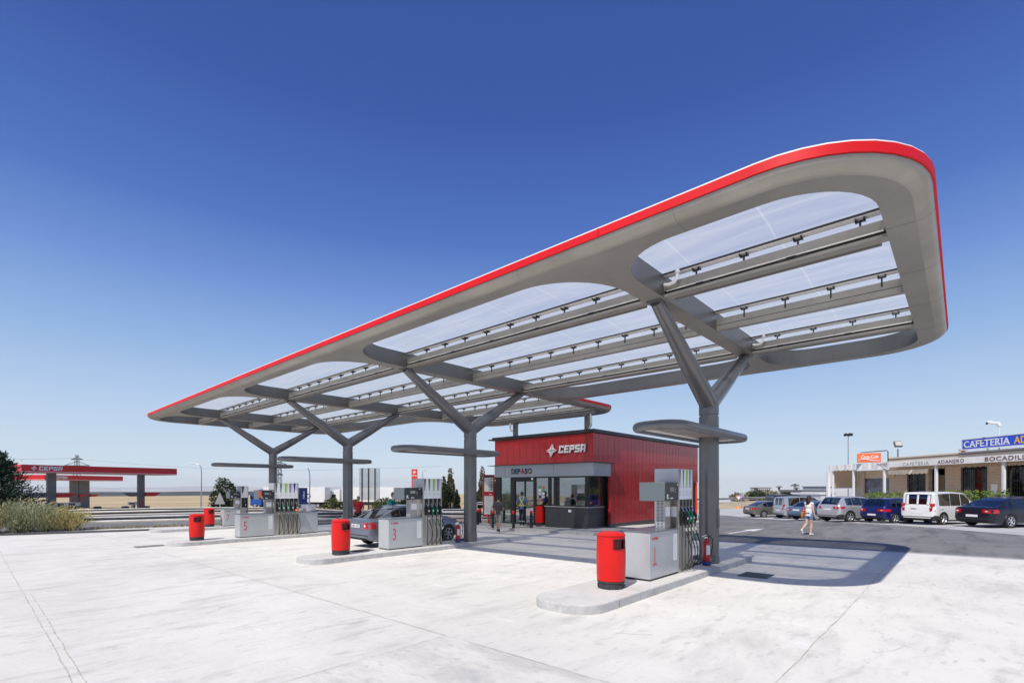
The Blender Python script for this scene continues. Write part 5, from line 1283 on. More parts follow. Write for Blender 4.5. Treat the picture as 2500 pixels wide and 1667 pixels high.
# broom bushes on the verge
def broom(X,D,h,w,m,lab):
    x,y=cw(X,D); t=thing('broom_bush',(x,y,terrain_z(X,D)),cdir(0),lab,'bush','dry bushes on the verge'); rr=random.Random(int(X*11+D*7)); st=MB(); vs=[];fs=[]
    for k in range(110):
        a=rr.uniform(0,6.283); L=rr.uniform(.15,1)*w*1.35; hh=h*rr.uniform(.55,1)*(1-.35*L/w); tip=Vector((math.cos(a)*L,math.sin(a)*L,hh)); mid=tip*.5+Vector((0,0,.08))
        if k<30: st.tube([(0,0,0),mid,tip],[.02,.011,.004],5)
        for j in range(58):
            s=rr.uniform(.25,1.06); p=tip*s+Vector((rr.gauss(0,.1),rr.gauss(0,.1),rr.gauss(0,.08))); aa=(Vector((math.cos(a)*.5,math.sin(a)*.5,1))+Vector((rr.gauss(0,.35),rr.gauss(0,.35),0))).normalized()
            bb=aa.cross(Vector((rr.gauss(0,1),rr.gauss(0,1),rr.gauss(0,.2)))).normalized(); sz=rr.uniform(.09,.22); i=len(vs)
            vs+=[p,p+aa*sz*.5-bb*sz*.07,p+aa*sz,p+aa*sz*.5+bb*sz*.07]; fs.append((i,i+1,i+2,i+3))
    m_=MB(); m_.add(vs,fs); m_.build('foliage',m,t); st.build('stem',bark,t)
for a in [(-29.9,24.6,2.0,1.2,broom_y,'straw coloured broom bush cut by the edge of the picture'),(-28.6,25.3,2.2,1.1,broom_l,'tallest feathery green broom bush on the verge'),(-27.4,25.6,1.95,1.0,broom_y,'yellow tinged broom bush between two greener ones'),
          (-26.2,26.2,1.95,1.05,broom_l,'green broom bush before the far station posts'),(-25.3,26.9,1.7,.8,broom_l,'grey green broom bush next to the low yellowish one'),(-24.5,27.3,1.5,.85,broom_y,'low yellowish broom bush at the open end of the verge'),(-27.0,27.4,1.9,1.1,broom_l,'broom bush set back behind the yellow tinged one')]: broom(*a)
dry=leaf_mat('dry verge grass',(.34,.27,.13),(.20,.17,.09),1.0)
rr=random.Random(9); vs=[];fs=[]
vpath=[(-34,22.5),(-27,26),(-20.5,29),(-12,33.4),(-3,37.5),(4,42)]
for k in range(9000):
    i=rr.randrange(5); s=rr.random(); X=lerp(vpath[i][0],vpath[i+1][0],s)+rr.gauss(0,.5); D=lerp(vpath[i][1],vpath[i+1][1],s)+abs(rr.gauss(0,.7))+.5; x,y=cw(X,D); z=terrain_z(X,D)-.02
    a=rr.uniform(0,6.28); h=rr.uniform(.08,.3); q=len(vs); vs+=[(x,y,z),(x+.03*math.cos(a),y+.03*math.sin(a),z),(x+rr.gauss(0,.07),y+rr.gauss(0,.07),z+h)]; fs.append((q,q+1,q+2))
m_=MB(); m_.add(vs,fs); tag(m_.build('verge_grass',dry),kind='stuff')
# trees and shrubs beyond the road
plant('round_tree',-40.7,70,[((0,0,3.1),(1.5,1.4,2.0)),((-1,.2,2.2),(1.1,1,1.4)),((1.0,0,2.4),(1.2,1,1.5)),((-.3,0,4.5),(.8,.8,.9)),((.9,0,3.9),(.6,.6,.8)),((0,0,1.2),(1.6,1.4,.9))],4200,.30,tree_l,'round dark green tree beyond the guardrails next to the triangular road sign','tree',trunk=(3.2,.2))
for (X,D,w,h,m,lab) in [(-21.8,60,1.6,2.3,bush_l,'olive bush before the white lorry, between the two thinnest posts'),(-18.5,58,1.1,2.0,bush_l,'green bush behind the person in the red shirt'),(-14.4,56,1.9,2.2,bush_l,'wide pale green bush in front of the lorry trailer'),(-12.9,57,1.3,2.75,tree_l,'tall loose bush behind the person in the teal shirt')]:
    plant('roadside_bush',X,D,[((0,0,h*.5),(w*.7,w*.6,h*.5)),((-w*.5,.1,h*.35),(w*.55,w*.5,h*.34)),((w*.5,0,h*.4),(w*.5,w*.5,h*.4)),((w*.1,0,h*.8),(w*.35,w*.35,h*.25))],2600,.20,m,lab,'bush','bushes beside the highway',up=.5)
for (px,D,h,w,m,lab) in [(1084,66,4.9,.62,cyp_l,'green cypress in front of its taller browning neighbour'),(1099,68,6.3,.80,cyp_b,'tall cypress with a browning side, tallest of the cypresses'),(1115,66,3.2,.42,cyp_l,'small dark cypress, shortest of the row'),
                          (1178,70,6.7,.85,cyp_b,'tall narrow cypress beside the price board'),(1209,70,5.2,.6,cyp_l,'cypress half hidden behind the price board'),(1160,60,2.9,.9,tree_l,'low dark cypress clump next to a grey post')]:
    X=(px-1250)/1207*D
    plant('cypress_tree',X,D,[((0,0,h*.30),(w,w,h*.32)),((.05,0,h*.58),(w*.72,w*.72,h*.28)),((0,0,h*.84),(w*.33,w*.33,h*.2))],5200,.22,m,lab,'cypress','cypresses behind the station',trunk=(h*.5,.12),up=1.2,hole=.6)
for i,(px,D,h,w) in enumerate([(1802,118,1.7,2.0),(1830,121,1.9,1.8),(1848,119,2.7,1.8),(1871,122,2.4,3.0),(1893,124,2.1,2.6),(1918,122,2.3,3.4)]):
    X=(px-1250)/1207*D; x,y=cw(X,D)
    plant('distant_tree',X,D,[((0,0,1.0+h*.3),(w*.8,w*.8,h*.6)),((w*.5,0,.9+h*.2),(w*.6,w*.6,h*.5)),((-w*.4,0,1.1+h*.2),(w*.5,w*.5,h*.5))],900,.5,far_l if i!=2 else tree_l,
          ['dusty low tree just past the yield sign','pale dusty tree between the blue sign and a darker tree','small dark green tree among dusty ones','broad dusty tree in front of the grey block','dusty tree past the grey block','broad dusty tree behind the first mushroom lamp'][i],'tree','dusty trees beyond the car park',trunk=(1.6,.2),dz=-terrain_z(X,D)-2.1)
def hedge(x0,x1,y0,y1,h,lab):
    x,y=cw((x0+x1)/2,(y0+y1)/2); t=thing('clipped_hedge',(x,y,-.25),cdir(0),lab,'hedge'); L=y1-y0
    foliage([((0,-L/2+L*(k+.5)/8,h*.62),((x1-x0)*.55,L/12,h*.42)) for k in range(8)]+[((0,-L/2+L*(k+.5)/5,h*.35),((x1-x0)*.5,L/8,h*.35)) for k in range(5)],5200,.13,rnd=random.Random(int(h*100)),hole=2.5).build('foliage',hedge_l,t)
    mb=MB(); 
    for k in range(6): mb.tube([(0,-L/2+L*(k+.5)/6,0),(0,-L/2+L*(k+.5)/6+.1,h*.6)],[.04,.015],5)
    mb.build('stem',bark,t)
hedge(28.9,29.9,29.2,33.8,1.95,'bright green hedge behind the white van and near black saloon')
hedge(28.6,29.6,36.8,40.6,1.75,'low bright green hedge behind the blue hatchback')

# ------------------------------------------------------------------ highway, guardrails, embankment
def road_strip(name,path,w0,w1,m,dz):
    mb=MB(); vs=[]; P=[]
    for (a,b),(c,d) in zip(path,path[1:]):
        k=max(1,int(math.hypot(c-a,d-b)/4)); P+=[(a+(c-a)*i/k,b+(d-b)*i/k) for i in range(k)]
    P.append(path[-1])
    for i,(X,D) in enumerate(P):
        a=P[max(i-1,0)]; b=P[min(i+1,len(P)-1)]; t=Vector((b[0]-a[0],b[1]-a[1])).normalized(); nx,ny=-t.y,t.x
        for s in (w0,(w0+w1)/2,w1): Xq,Dq=X+nx*s,D+ny*s; x,y=cw(Xq,Dq); vs.append((x,y,max(terrain_z(Xq,Dq),terrain_z(X+nx*w0,D+ny*w0) if 0 else -99)+dz))
    n=len(P); mb.add(vs,[(3*i+k,3*i+3+k,3*i+4+k,3*i+1+k) for i in range(n-1) for k in (0,1)],0,True)
    o=mb.build(name,m)
    if o.data.polygons[0].normal.z<0: o.data.flip_normals()
    return tag(o,kind='structure')
PC=[(-46,18.5),(-24.4,27.8),(-19.4,29.9),(-12,34.0),(-4.9,37.2),(2,41.5)]
PB=[(-60,27),(-33.4,36.5),(-26.5,40.5),(-20,42.8),(-12,45.5),(0,50),(12,57)]
PA=[(-75,40),(-43,49),(-31.8,50.5),(-7.3,53),(-3.9,55),(10,61.5),(30,72),(41.5,80),(60,95),(90,122)]
road_strip('access_road',PC,.35,8.2,asphalt,.02); road_strip('road_edge_line',PC,1.0,1.15,white_paint,.03)
road_strip('kerb_lane',PC,-2.9,-1.35,asphalt_dk,.07)
road_strip('highway',PA,10,34,asphalt,.12); road_strip('highway',PB,.5,7,asphalt,.10)
rail_light=mat('bright galvanised',(.62,.62,.61),.5,.3,var=.08,vs=3); rail_shade=mat('shaded galvanised',(.13,.13,.135),.6,.3,var=.15,vs=3)  # shade on the rail's recessed web is put into its darker colour
def guardrail(path,lab,step,h=.78,berm=0,w=.32):
    x0,y0=cw(*path[0]); t=thing('guardrail',(0,0,0),0,lab,'guardrail'); P=[]
    for (a,b),(c,d) in zip(path,path[1:]):
        k=max(1,round(math.hypot(c-a,d-b)/step)); P+=[(a+(c-a)*i/k,b+(d-b)*i/k) for i in range(k)]
    P.append(path[-1]); Q=[]
    for X,D in P: x,y=cw(X,D); Q.append(Vector((x,y,(berm if berm else terrain_z(X,D))+h) if not berm else (x,y,berm_z(X,D)+h)))
    prof=[(-.03,0),(.05,.0),(.07,-.02),(.07,-.06),(.05,-.085),(-.01,-.10),(-.02,-.21),(.05,-.225),(.07,-.25),(.07,-.29),(.03,-.31),(-.03,-.31)]
    mb=MB(); vs=[]; k=len(prof)
    for i,q in enumerate(Q):
        a=Q[max(i-1,0)]; b=Q[min(i+1,len(Q)-1)]; d=(b-a); n=Vector((d.y,-d.x,0)).normalized()
        for o,z in prof: vs.append(q+n*(o+.07)+Vector((0,0,z)))
    for j in range(k-1): mb.add([],[],0)
    for i in range(len(Q)-1):
        for j in range(k-1): mb.f.append((i*k+j,(i+1)*k+j,(i+1)*k+j+1,i*k+j+1)); mb.m.append(1 if j in(4,5,6) else 0); mb.s.append(True)
    mb.v=[tuple(p) for p in vs]; mb.build('rail_beam',[rail_light,rail_shade],t)
    pm=MB(); pm.box(-.05,.05,-.04,.04,-h-.25,-.02); pme=proto_mesh(pm,gal)
    for q in Q[:99]: inst('rail_post',pme,t,tuple(q))
    return t
def berm_z(X,D): return -.50+max(0,(D-60))*.0035
guardrail(PC[:],'single galvanised guardrail closest to the forecourt, above the bushes',4.0)
guardrail(PB[:],'galvanised guardrail in the middle of the three, behind the first road',3.2)
guardrail(PA[:5],'galvanised guardrail along the far carriageway, beyond the two others',3.4,h=.98)
guardrail(PA[4:],'long guardrail on the bank beyond the car park',4.0,berm=1)
# grassy bank carrying the rail beyond the car park
mb=MB(); vs=[]; P=[]
for (a,b),(c,d) in zip(PA[4:],PA[5:]):
    k=6; P+=[(a+(c-a)*i/k,b+(d-b)*i/k) for i in range(k)]
P.append(PA[-1]); n=len(P)
for i,(X,D) in enumerate(P):
    a=P[max(i-1,0)]; b=P[min(i+1,n-1)]; t=Vector((b[0]-a[0],b[1]-a[1])).normalized(); nx,ny=-t.y,t.x
    for s,z in ((-5,-1.4),(-3.2,berm_z(X,D)-.55),(-1,berm_z(X,D)-.02),(1.2,berm_z(X,D)),(6,berm_z(X,D)-.2),(14,-3)):
        x,y=cw(X+nx*s,D+ny*s); vs.append((x,y,z+mnoise.noise(Vector((x*.4,y*.4,s)))*.08))
mb.add(vs,[(6*i+k,6*i+6+k,6*i+7+k,6*i+1+k) for i in range(n-1) for k in range(5)],0,True); o=mb.build('terrain_bank',mat('dry bank',(.40,.33,.22),.95,var=.25,vs=.6,bump=.5,bs=6))
if o.data.polygons[0].normal.z<0: o.data.flip_normals()
tag(o,kind='structure')
# distant country
def ridge(name,D,a0,a1,zf,m,zb,n=90):
    mb=MB(); vs=[]
    for i in range(n+1):
        a=R(a0+(a1-a0)*i/n); X,Y=D*math.sin(a),D*math.cos(a); e=min(i,n-i)/n*8; e=min(1,e)
        for k,(dd,zz) in enumerate(((0,zb),(.02,zb+(zf(i/n)-zb)*.6*e),(.06,zb+(zf(i/n)-zb)*e),(.2,zb))): x,y=cw(X*(1+dd),Y*(1+dd)); vs.append((x,y,zz))
    mb.add(vs,[(4*i+k,4*i+4+k,4*i+5+k,4*i+1+k) for i in range(n) for k in range(3)],0,True); return tag(mb.build(name,m),kind='structure')
ridge('hills',2600,-52,-2,lambda s:-22+2.2*mnoise.noise(Vector((s*14,0,0))),mat('scrub hills',(.045,.06,.06),.95,var=.3,vs=.002),-160)
ridge('mountains',11000,-50,-12,lambda s:-12+40*mnoise.noise(Vector((s*5+3,0,1)))+14*mnoise.noise(Vector((s*19,2,1))),mat('haze pale mountains',(.40,.40,.40),.95,var=.15,vs=.0005),-420,140)  # mountain grey is lightened to carry haze the air volume lacks

# ------------------------------------------------------------------ station across the road
fs_red=mat('far fascia red',(.58,.010,.014),.4,var=.04,vs=.5); fs_white=mat('far white line',(.75,.72,.72),.5,var=.04,vs=.5); fs_col=mat('far column grey',(.15,.15,.155),.6,var=.06,vs=1)
def far_canopy(A,B,dep,zt,zb,cols,lab,txt,wing):
    ax,bx=Vector(A),Vector(B); L=(bx-ax).length; ang=math.atan2(bx.y-ax.y,bx.x-ax.x); x,y=cw(*A); gz=terrain_z(*A)
    t=thing('filling_station_canopy',(x,y,gz),cdir(math.degrees(ang)),lab,'canopy','red canopies across the road'); zt-=gz; zb-=gz
    mb=MB(); mb.box(.1,L-.1,.1,dep-.1,zb+.01,zt-.1); mb.build('soffit',fs_white,t); 
    mb=MB(); mb.box(0,L,0,.09,zb+.18,zt); mb.box(0,.09,.09,dep,zb+.18,zt); mb.box(L-.09,L,.09,dep,zb+.18,zt); mb.box(.09,L-.09,dep-.09,dep,zb+.18,zt); mb.box(0,L,0,.09,zb,zb+.10); mb.box(0,.09,.09,dep,zb,zb+.10); mb.box(L-.09,L,.09,dep,zb,zb+.10); mb.build('fascia',fs_red,t)
    mb=MB(); mb.box(.01,L-.01,.01,dep-.01,zb+.101,zb+.179); mb.build('light_line',fs_white,t)
    h=(zt-zb)*.52; w=MB(); w.merge(star_mb(h*1.25,.03),Matrix.Translation((h*.6,h*.5,0))); w.merge(block_word(h,.03),Matrix.Translation((h*1.45,0,0))); w.xf(facing((txt,-.03,zb+.32),(1,0,0))); w.build('lettering',label_m,t)
    for (cxx,w_) in cols:
        mb=MB(); mb.box(cxx,cxx+w_,dep*.35,dep*.35+.6,-1,zb+.06); c=mb.build('canopy_leg',fs_col,t)
        for s in ((-1,1) if wing else (1,)):
            mb=MB(); x0=cxx if s<0 else cxx+w_; mb.prism([(x0,dep*.3),(x0+s*1.9,dep*.3),(x0+s*1.9,dep*.3+.7),(x0,dep*.3+.7)][::s],0,.1); 
            mb=MB(); pts=[(x0,2.5),(x0+s*1.3,2.5),(x0+s*2.2,3.1),(x0,3.1)]; yy=dep*.30
            vs=[(a,yy,z) for a,z in pts]+[(a,yy+.5,z) for a,z in pts]; mb.add(vs,[(0,1,2,3),(7,6,5,4),(0,4,5,1),(1,5,6,2),(2,6,7,3),(3,7,4,0)]); mb.build('wing_sign',fs_red if s>0 else fs_col,c)
        mb=MB(); mb.box(cxx+.3,cxx+.75,dep*.35-.01,dep*.35-.002,.9,2.0); mb.build('hose_poster',mat('coral poster',(.5,.07,.05),.5,var=.2,vs=4),c)
    return t
far_canopy((-64.5,65),(-54.9,81),8,4.9,3.85,[(3.4,.95),(14.4,.85)],'long red canopy with white lettering across the road, the nearer one'.replace('nearer','longer'),.9,True)
far_canopy((-104,110),(-101.5,129),9,4.6,3.4,[(8.6,1.7),(10.5,2.6)],'shorter red canopy seen beneath the longer one across the road',1.2,False)
for i,(px,D,lab) in enumerate([(152,74,'small silver pump between the far station posts'),(166,78,'small silver pump beside the wide grey post across the road'),(325,83,'small pump next to the thin post of the far canopy'),(180,73,'far pump with a red base under the long canopy')]):
    X=(px-1250)/1207*D; x,y=cw(X,D); gz=terrain_z(X,D); t=thing('distant_pump',(x,y,gz),cdir(0),lab,'fuel pump','pumps across the road')
    mb=MB(); mb.box(-.55,.55,-.3,.3,0,.75); mb.build('pump_base',ext_red if i in(1,3) else fs_col,t); mb=MB(); mb.box(-.2,.2,-.25,.25,.75,1.5); mb.build('neck',fs_col,t); mb=MB(); mb.box(-.75,.75,-.3,.3,1.35,1.9); h=mb.build('display_head',gal,t,bevel=.03); mb=MB(); mb.box(-.5,.5,-.31,-.302,1.45,1.8); mb.build('screen',face_m,h)
for i,(px,D,lab) in enumerate([(238,76,'dark bin between the far pumps and thin post'),(306,78,'dark bin just before the thin post'),(357,80,'dark red bin just past the thin far post')]):
    X=(px-1250)/1207*D; x,y=cw(X,D); t=thing('distant_bin',(x,y,terrain_z(X,D)),0,lab,'litter bin','bins across the road'); mb=MB(); mb.lathe([(0,0),(.45,0),(.5,.5),(.5,1.15),(.3,1.25),(0,1.27)],14); mb.build('bin_body',fs_col if i<2 else ext_red,t); mb=MB(); mb.lathe([(0,1.27),(.52,1.2),(.53,1.12),(.5,1.12)],14); mb.build('lid',black_met,t)

# ------------------------------------------------------------------ lorries on the highway
lorry_white=mat('lorry white',(.74,.75,.76),.4,var=.04,vs=.6); lorry_blue=mat('lorry blue',(.015,.09,.36),.35,var=.06,vs=1,coat=.4)
def lorry(X,D,L,cabm,lab,txt=None,zg_=-2.15):
    x,y=cw(X,D); t=thing('lorry',(x,y,zg_),cdir(180-4),lab,'lorry')
    sec=[(0,.5),(.02,1.9),(.35,2.75),(.85,3.35),(2.1,3.62),(2.25,3.6),(2.25,.5)]; mb=MB(); n=len(sec)
    for s in(0,): 
        vs=[(L-a+2.3,-1.2,z) for a,z in sec]+[(L-a+2.3,1.2,z) for a,z in sec]; mb.add(vs,[tuple(range(n)),tuple(range(n,2*n))[::-1]]+[(i,n+i,n+(i+1)%n,(i+1)%n) for i in range(n)])
    c=mb.build('cab',cabm,t,bevel=.06)
    mb=MB(); 
    for s in(-1,1): mb.add([(L+1.9,s*1.22,1.75),(L+.85,s*1.22,1.75),(L+.85,s*1.22,2.6),(L+1.55,s*1.22,2.6)],[(0,1,2,3) if s>0 else (3,2,1,0)])
    mb.build('side_window',dark_glass,c); mb=MB(); mb.add([(L+2.30,-1.05,1.75),(L+2.30,1.05,1.75),(L+2.0,.98,2.65),(L+2.0,-.98,2.65)],[(0,1,2,3)]); mb.build('windscreen',dark_glass,c)
    for s in(-1,1): mb=MB(); mb.box(L+1.95,L+2.1,s*1.42-.08,s*1.42+.08,1.8,2.5); mb.build('wing_mirror',black_met,c)
    mb=MB(); mb.box(0,L-.35,-1.27,1.27,1.15,4.0); tr=mb.build('trailer_box',lorry_white,t,bevel=.03)
    mb=MB(); mb.box(.2,L+1.9,-.5,.5,.75,1.14); mb.box(3.2,L-4,-1.2,-1.15,.5,1.1); mb.box(3.2,L-4,1.15,1.2,.5,1.1); mb.build('chassis',black_met,t)
    for a in (1.4,2.6,3.8,L-.9,L+1.35):
        for s in(-1,1): mb=MB(); mb.lathe([(0,-.15),(.48,-.15),(.5,-.1),(.5,.1),(.48,.15),(0,.15)],20,(0,0,0),0,Matrix.Rotation(R(90),4,'X')); w=mb.build('wheel',tyre_m,t,loc=(a,s*1.05,.5)); mb=MB(); mb.lathe([(0,.02),(.27,.01),(.28,0)],14,(0,0,0),0,Matrix.Rotation(R(-90*s),4,'X')); mb.build('rim',rim_m,w,loc=(0,s*.155,0))
    if txt:
        w=text_mb('r',1.9,.01,.03); w.xf(facing((L*.30+.9,1.29,1.9),(-1,0,0))); w.build('trailer_letter',mat('maroon letter',(.25,.02,.06),.5,var=.05,vs=3),tr)
        w=text_mb('o',1.9,.01,.03); w.xf(facing((L*.30,1.29,1.9),(-1,0,0))); w.build('trailer_letter',mat('violet letter',(.07,.05,.25),.5,var=.05,vs=3),tr)
    return t
lorry(-35.4,95,12.5,lorry_blue,'lorry with a blue cab and white trailer on the highway',True)
lorry(-20.2,97,13.4,lorry_white,'all white lorry following the one with the blue cab')

# ------------------------------------------------------------------ poles, signs, pylons
def street_lamp(px,D,ztop,lab,bend=1.3,name='street_lamp'):
    X=(px-1250)/1207*D; x,y=cw(X,D); gz=terrain_z(X,D); t=thing(name,(x,y,gz),cdir(0),lab,'street lamp'); h=ztop-gz
    mb=MB(); P=[(0,0,0),(0.05*h*.3,0,h*.55),(.12,0,h*.85),(.02,0,h*.95),(-.35*bend,0,h*.995),(-.75*bend,0,h)]; mb.tube(P,[.10,.085,.07,.06,.05,.045],10); mb.build('pole',gal,t)
    mb=MB(); mb.ell((-.95*bend,0,h+.02),(.34,.12,.07),12); mb.build('lamp_head',lorry_white,t); return t
street_lamp(490,72,5.3,'curved galvanised street lamp standing between the far canopy and round tree'); street_lamp(1031,110,5.6,'thin distant street lamp beside the red totem sign',bend=-1.3); street_lamp(754,62,4.3,'plain thin lamp pole rising before the white lorry',bend=.3)
def lattice(px,D,ztop,w0,w1,arms,lab,zb=None):
    X=(px-1250)/1207*D; x,y=cw(X,D); gz=terrain_z(X,D) if zb is None else zb; h=ztop-gz; t=thing('lattice_pylon',(x,y,gz),cdir(8),lab,'pylon','lattice pylons'); mb=MB(); n=9; r=max(.05,D*.00042)
    for sx in(-1,1):
        for sy in(-1,1): mb.tube([(sx*w0,sy*w0,0),(sx*w1,sy*w1,h)],r,4)
    for i in range(n):
        z0,z1=h*i/n,h*(i+1)/n; a,b=lerp(w0,w1,i/n),lerp(w0,w1,(i+1)/n)
        for sy in(-1,1): mb.tube([(-a,sy*a,z0),(b,sy*b,z1)],r*.7,4); mb.tube([(a,sy*a,z0),(-b,sy*b,z1)],r*.7,4)
    mb.build('tower_frame',mat('pylon steel',(.10,.11,.12),.6,.3,var=.1,vs=.5),t)
    for (z,L) in arms:
        r2=r*2.2; mb=MB(); mb.tube([(-L,0,h*z),(L,0,h*z)],r2,4)
        for s in(-1,1): mb.tube([(s*L,0,h*z),(0,0,h*z+L*.38)],r*1.5,4); mb.tube([(s*L*.95,0,h*z),(s*L*.95,0,h*z-L*.12)],r*1.4,4); mb.tube([(s*L*.55,0,h*z),(s*L*.55,0,h*z-L*.12)],r*1.4,4)
        mb.build('cross_arm',MATS['pylon steel'],t)
    return t
lattice(188,300,21.1,2.2,.5,[(.77,6.9),(.905,3.2)],'dark lattice pylon rising above the long red canopy')
lattice(683,150,9.6,.55,.4,[(.93,2.0),(.70,1.0)],'lattice mast standing just behind the thinnest forked post')
lattice(1941,420,4.0,1.4,.4,[(.90,4.0)],'faint pylon above the silver grey van roof',zb=-9)
# power line
mb=MB()
for (ya,yb_,dz) in ((1119,1119,0),):
    P=[]
    for k in range(25):
        s=k/24; px=-60+(185+60)*s; P.append(Vector((*cw((px-1250)/1207*300,300),19.2-1.6*4*s*(1-s)*.4)))
    mb.tube(P,.055,5)
P=[Vector((*cw((lerp(188,1080,k/60)-1250)/1207*lerp(300,330,k/60),lerp(300,330,k/60)),18.6-5.2*math.sin(math.pi*min(1,k/60*1.0))*.9-3*k/60)) for k in range(61)]
mb.tube(P,.045,5); tag(mb.build('power_line',MATS['pylon steel']),'thin power line strung from the lattice pylon','power line')
# louvred hoarding seen from behind
X,D=-17.3,60; x,y=cw(X,D); gz=terrain_z(X,D); t=thing('hoarding',(x,y,gz),cdir(2),'tall slatted metal hoarding on three dark posts','hoarding'); 
for k in range(3): mb=MB(); mb.box(-.95+k*.78,-.83+k*.78,-.1,.05,0,5.9); mb.build('post',black_met,t)
mb=MB(); z=2.05
while z<5.85: mb.box(-1.2,1.2,.06,.12,z,z+.085); z+=.135
mb.box(-1.22,-1.17,.05,.14,2.0,5.9); mb.box(1.17,1.22,.05,.14,2.0,5.9); mb.build('slat_panel',gal,t)
# tall totem of the far station
X,D=(1012-1250)/1207*90,90; x,y=cw(X,D); gz=terrain_z(X,D); t=thing('totem_sign',(x,y,gz),cdir(0),'upright orange red totem with a white star emblem','totem sign'); mb=MB(); mb.box(-.52,.52,-.12,.12,0,5.15-gz); b=mb.build('totem_body',mat('totem orange red',(.72,.045,.02),.4,var=.04,vs=1),t)
w=star_mb(.78,.01); w.xf(facing((0,-.125,4.6-gz),(1,0,0))); w.build('emblem',label_m,b); w=block_word(.20,.01); w.xf(facing((-.44,-.125,3.85-gz),(1,0,0))); w.build('lettering',label_m,b)
# triangular road sign with its barrier base
X,D=(537-1250)/1207*58,58; x,y=cw(X,D); gz=terrain_z(X,D); t=thing('road_sign',(x,y,gz),cdir(0),'pale triangular road sign on a post with a red barrier foot','road sign'); mb=MB(); mb.tube([(0,0,0),(0,0,2.6)],.05,8); mb.build('post',gal,t)
mb=MB(); P=[(-.62,1.35),(.62,1.35),(0,2.75)]; mb.add([(a,-.03,z) for a,z in P]+[(a,.0,z) for a,z in P],[(0,1,2),(5,4,3),(0,3,4,1),(1,4,5,2),(2,5,3,0)]); mb.build('sign_plate',gal,t)
mb=MB(); mb.lathe([(0,0),(.35,0),(.33,.25),(.42,.3),(.3,.75),(0,.75)],14); mb.build('barrier_foot',mat('barrier red',(.6,.03,.02),.5,var=.05,vs=4),t)
# yield sign, blue sign and orange foot beyond the car park
X,D=(1803-1250)/1207*62,62; x,y=cw(X,D); t=thing('yield_sign',(x,y,-.95),cdir(-8),'faded upside down triangle sign on an orange foot beyond the car park','road sign'); mb=MB(); mb.tube([(0,0,0),(0,0,1.6)],.035,8); mb.build('post',gal,t)
mb=MB(); P=[(-.38,1.78),(.0,1.15),(.38,1.78)]; mb.add([(a,-.05,z) for a,z in P]+[(a,-.03,z) for a,z in P],[(0,1,2),(5,4,3),(0,3,4,1),(1,4,5,2),(2,5,3,0)]); pl=mb.build('sign_plate',mat('faded red rim',(.6,.25,.2),.5,var=.05,vs=4),t)
mb=MB(); P=[(-.23,1.70),(.0,1.30),(.23,1.70)]; mb.add([(a,-.054,z) for a,z in P],[(0,1,2)]); mb.build('sign_face',label_m,pl)
mb=MB(); mb.lathe([(0,0),(.33,0),(.30,.2),(.2,.5),(0,.5)],12); mb.build('orange_foot',mat('orange foot',(.75,.28,.05),.6,var=.1,vs=4),t)
X,D=(1811-1250)/1207*64,64; x,y=cw(X,D); t=thing('direction_sign',(x,y,-.95),cdir(-8),'small blue and white striped sign beside the triangle sign','road sign'); mb=MB(); mb.tube([(0,0,0),(0,0,1.7)],.035,8); mb.build('post',gal,t)
mb=MB()
for k in range(6): mb.obox((0,-.05+.0015*k,1.70+k*.085-.2),(.62,.02,.05),(0,R(-24),0),k%2)
mb.build('striped_plate',[mat('sign blue',(.03,.12,.4),.5,var=.05,vs=4),label_m],t)
X,D=(1867-1250)/1207*210,210; x,y=cw(X,D); t=thing('apartment_block',(x,y,-8),cdir(-4),'pale grey flat roofed block beyond the dusty trees','building'); mb=MB(); mb.box(-2.7,2.7,0,8,0,9.3); b=mb.build('wall',mat('pale block wall',(.42,.44,.46),.7,var=.05,vs=.3),t); mb=MB(); mb.box(-2.8,2.8,-.1,8.1,9.3,9.6); mb.build('roof',fs_col,t)
for k in range(6): mb=MB(); mb.box(-2.3+k*.8,-1.9+k*.8,-.04,-.01,7.6,8.8); mb.build('window',dark_glass,b)
for i,(px,yt,D,lab) in enumerate([(1902,1186,76,'mushroom topped lamp behind the silver grey van, largest of the four'),(1945,1189,84,'mushroom topped lamp next to the faint pylon'),(1974,1191.5,92,'mushroom topped lamp above the yellow digger'),(2000,1195,104,'smallest mushroom topped lamp over the white shed')]):
    X=(px-1250)/1207*D; x,y=cw(X,D); z=2+(1187-yt)/1207*D; zb=-1.0; t=thing('mushroom_lamp',(x,y,zb),0,lab,'street lamp','mushroom topped lamps'); h=z-zb
    mb=MB(); mb.tube([(0,0,0),(0,0,h-.7)],.06,8); mb.build('pole',lorry_white,t); mb=MB(); mb.lathe([(.0,h-.75),(.10,h-.7),(.12,h-.45),(.22,h-.19),(0,h-.19)],14); mb.build('lantern',dark_glass,t); mb=MB(); mb.lathe([(0,h-.18),(.48,h-.18),(.46,h-.08),(.2,h),(0,h)],18); mb.build('hood',fs_col,t)
# shed and yellow digger
X,D=(1957-1250)/1207*66,66; x,y=cw(X,D); t=thing('open_shed',(x,y,-1.1),cdir(-2),'white open fronted shed with a dark roof edge beyond the parked row','shed'); mb=MB(); mb.box(0,3.6,0,6,2.35,2.62); mb.build('roof',fs_col,t,bevel=.02)
mb=MB(); mb.box(3.2,12.5,-.1,5.6,0,3.0); mb.build('wall',mat('dirty white wall',(.58,.59,.60),.8,var=.08,vs=.8),t); mb=MB(); mb.box(3.1,12.6,-.2,5.7,3.0,3.12); mb.box(0,3.6,5.5,5.6,0,2.3); mb.build('roof_edge',fs_col,t); mb=MB(); mb.box(-.1,3.6,-.05,0,2.15,2.345); mb.build('fascia',lorry_white,t)
for k in (.1,): mb=MB(); mb.box(k,k+.15,0,.15,0,2.15); mb.build('post',lorry_white,t)
yel=mat('digger yellow',(.75,.46,.02),.5,var=.1,vs=2)
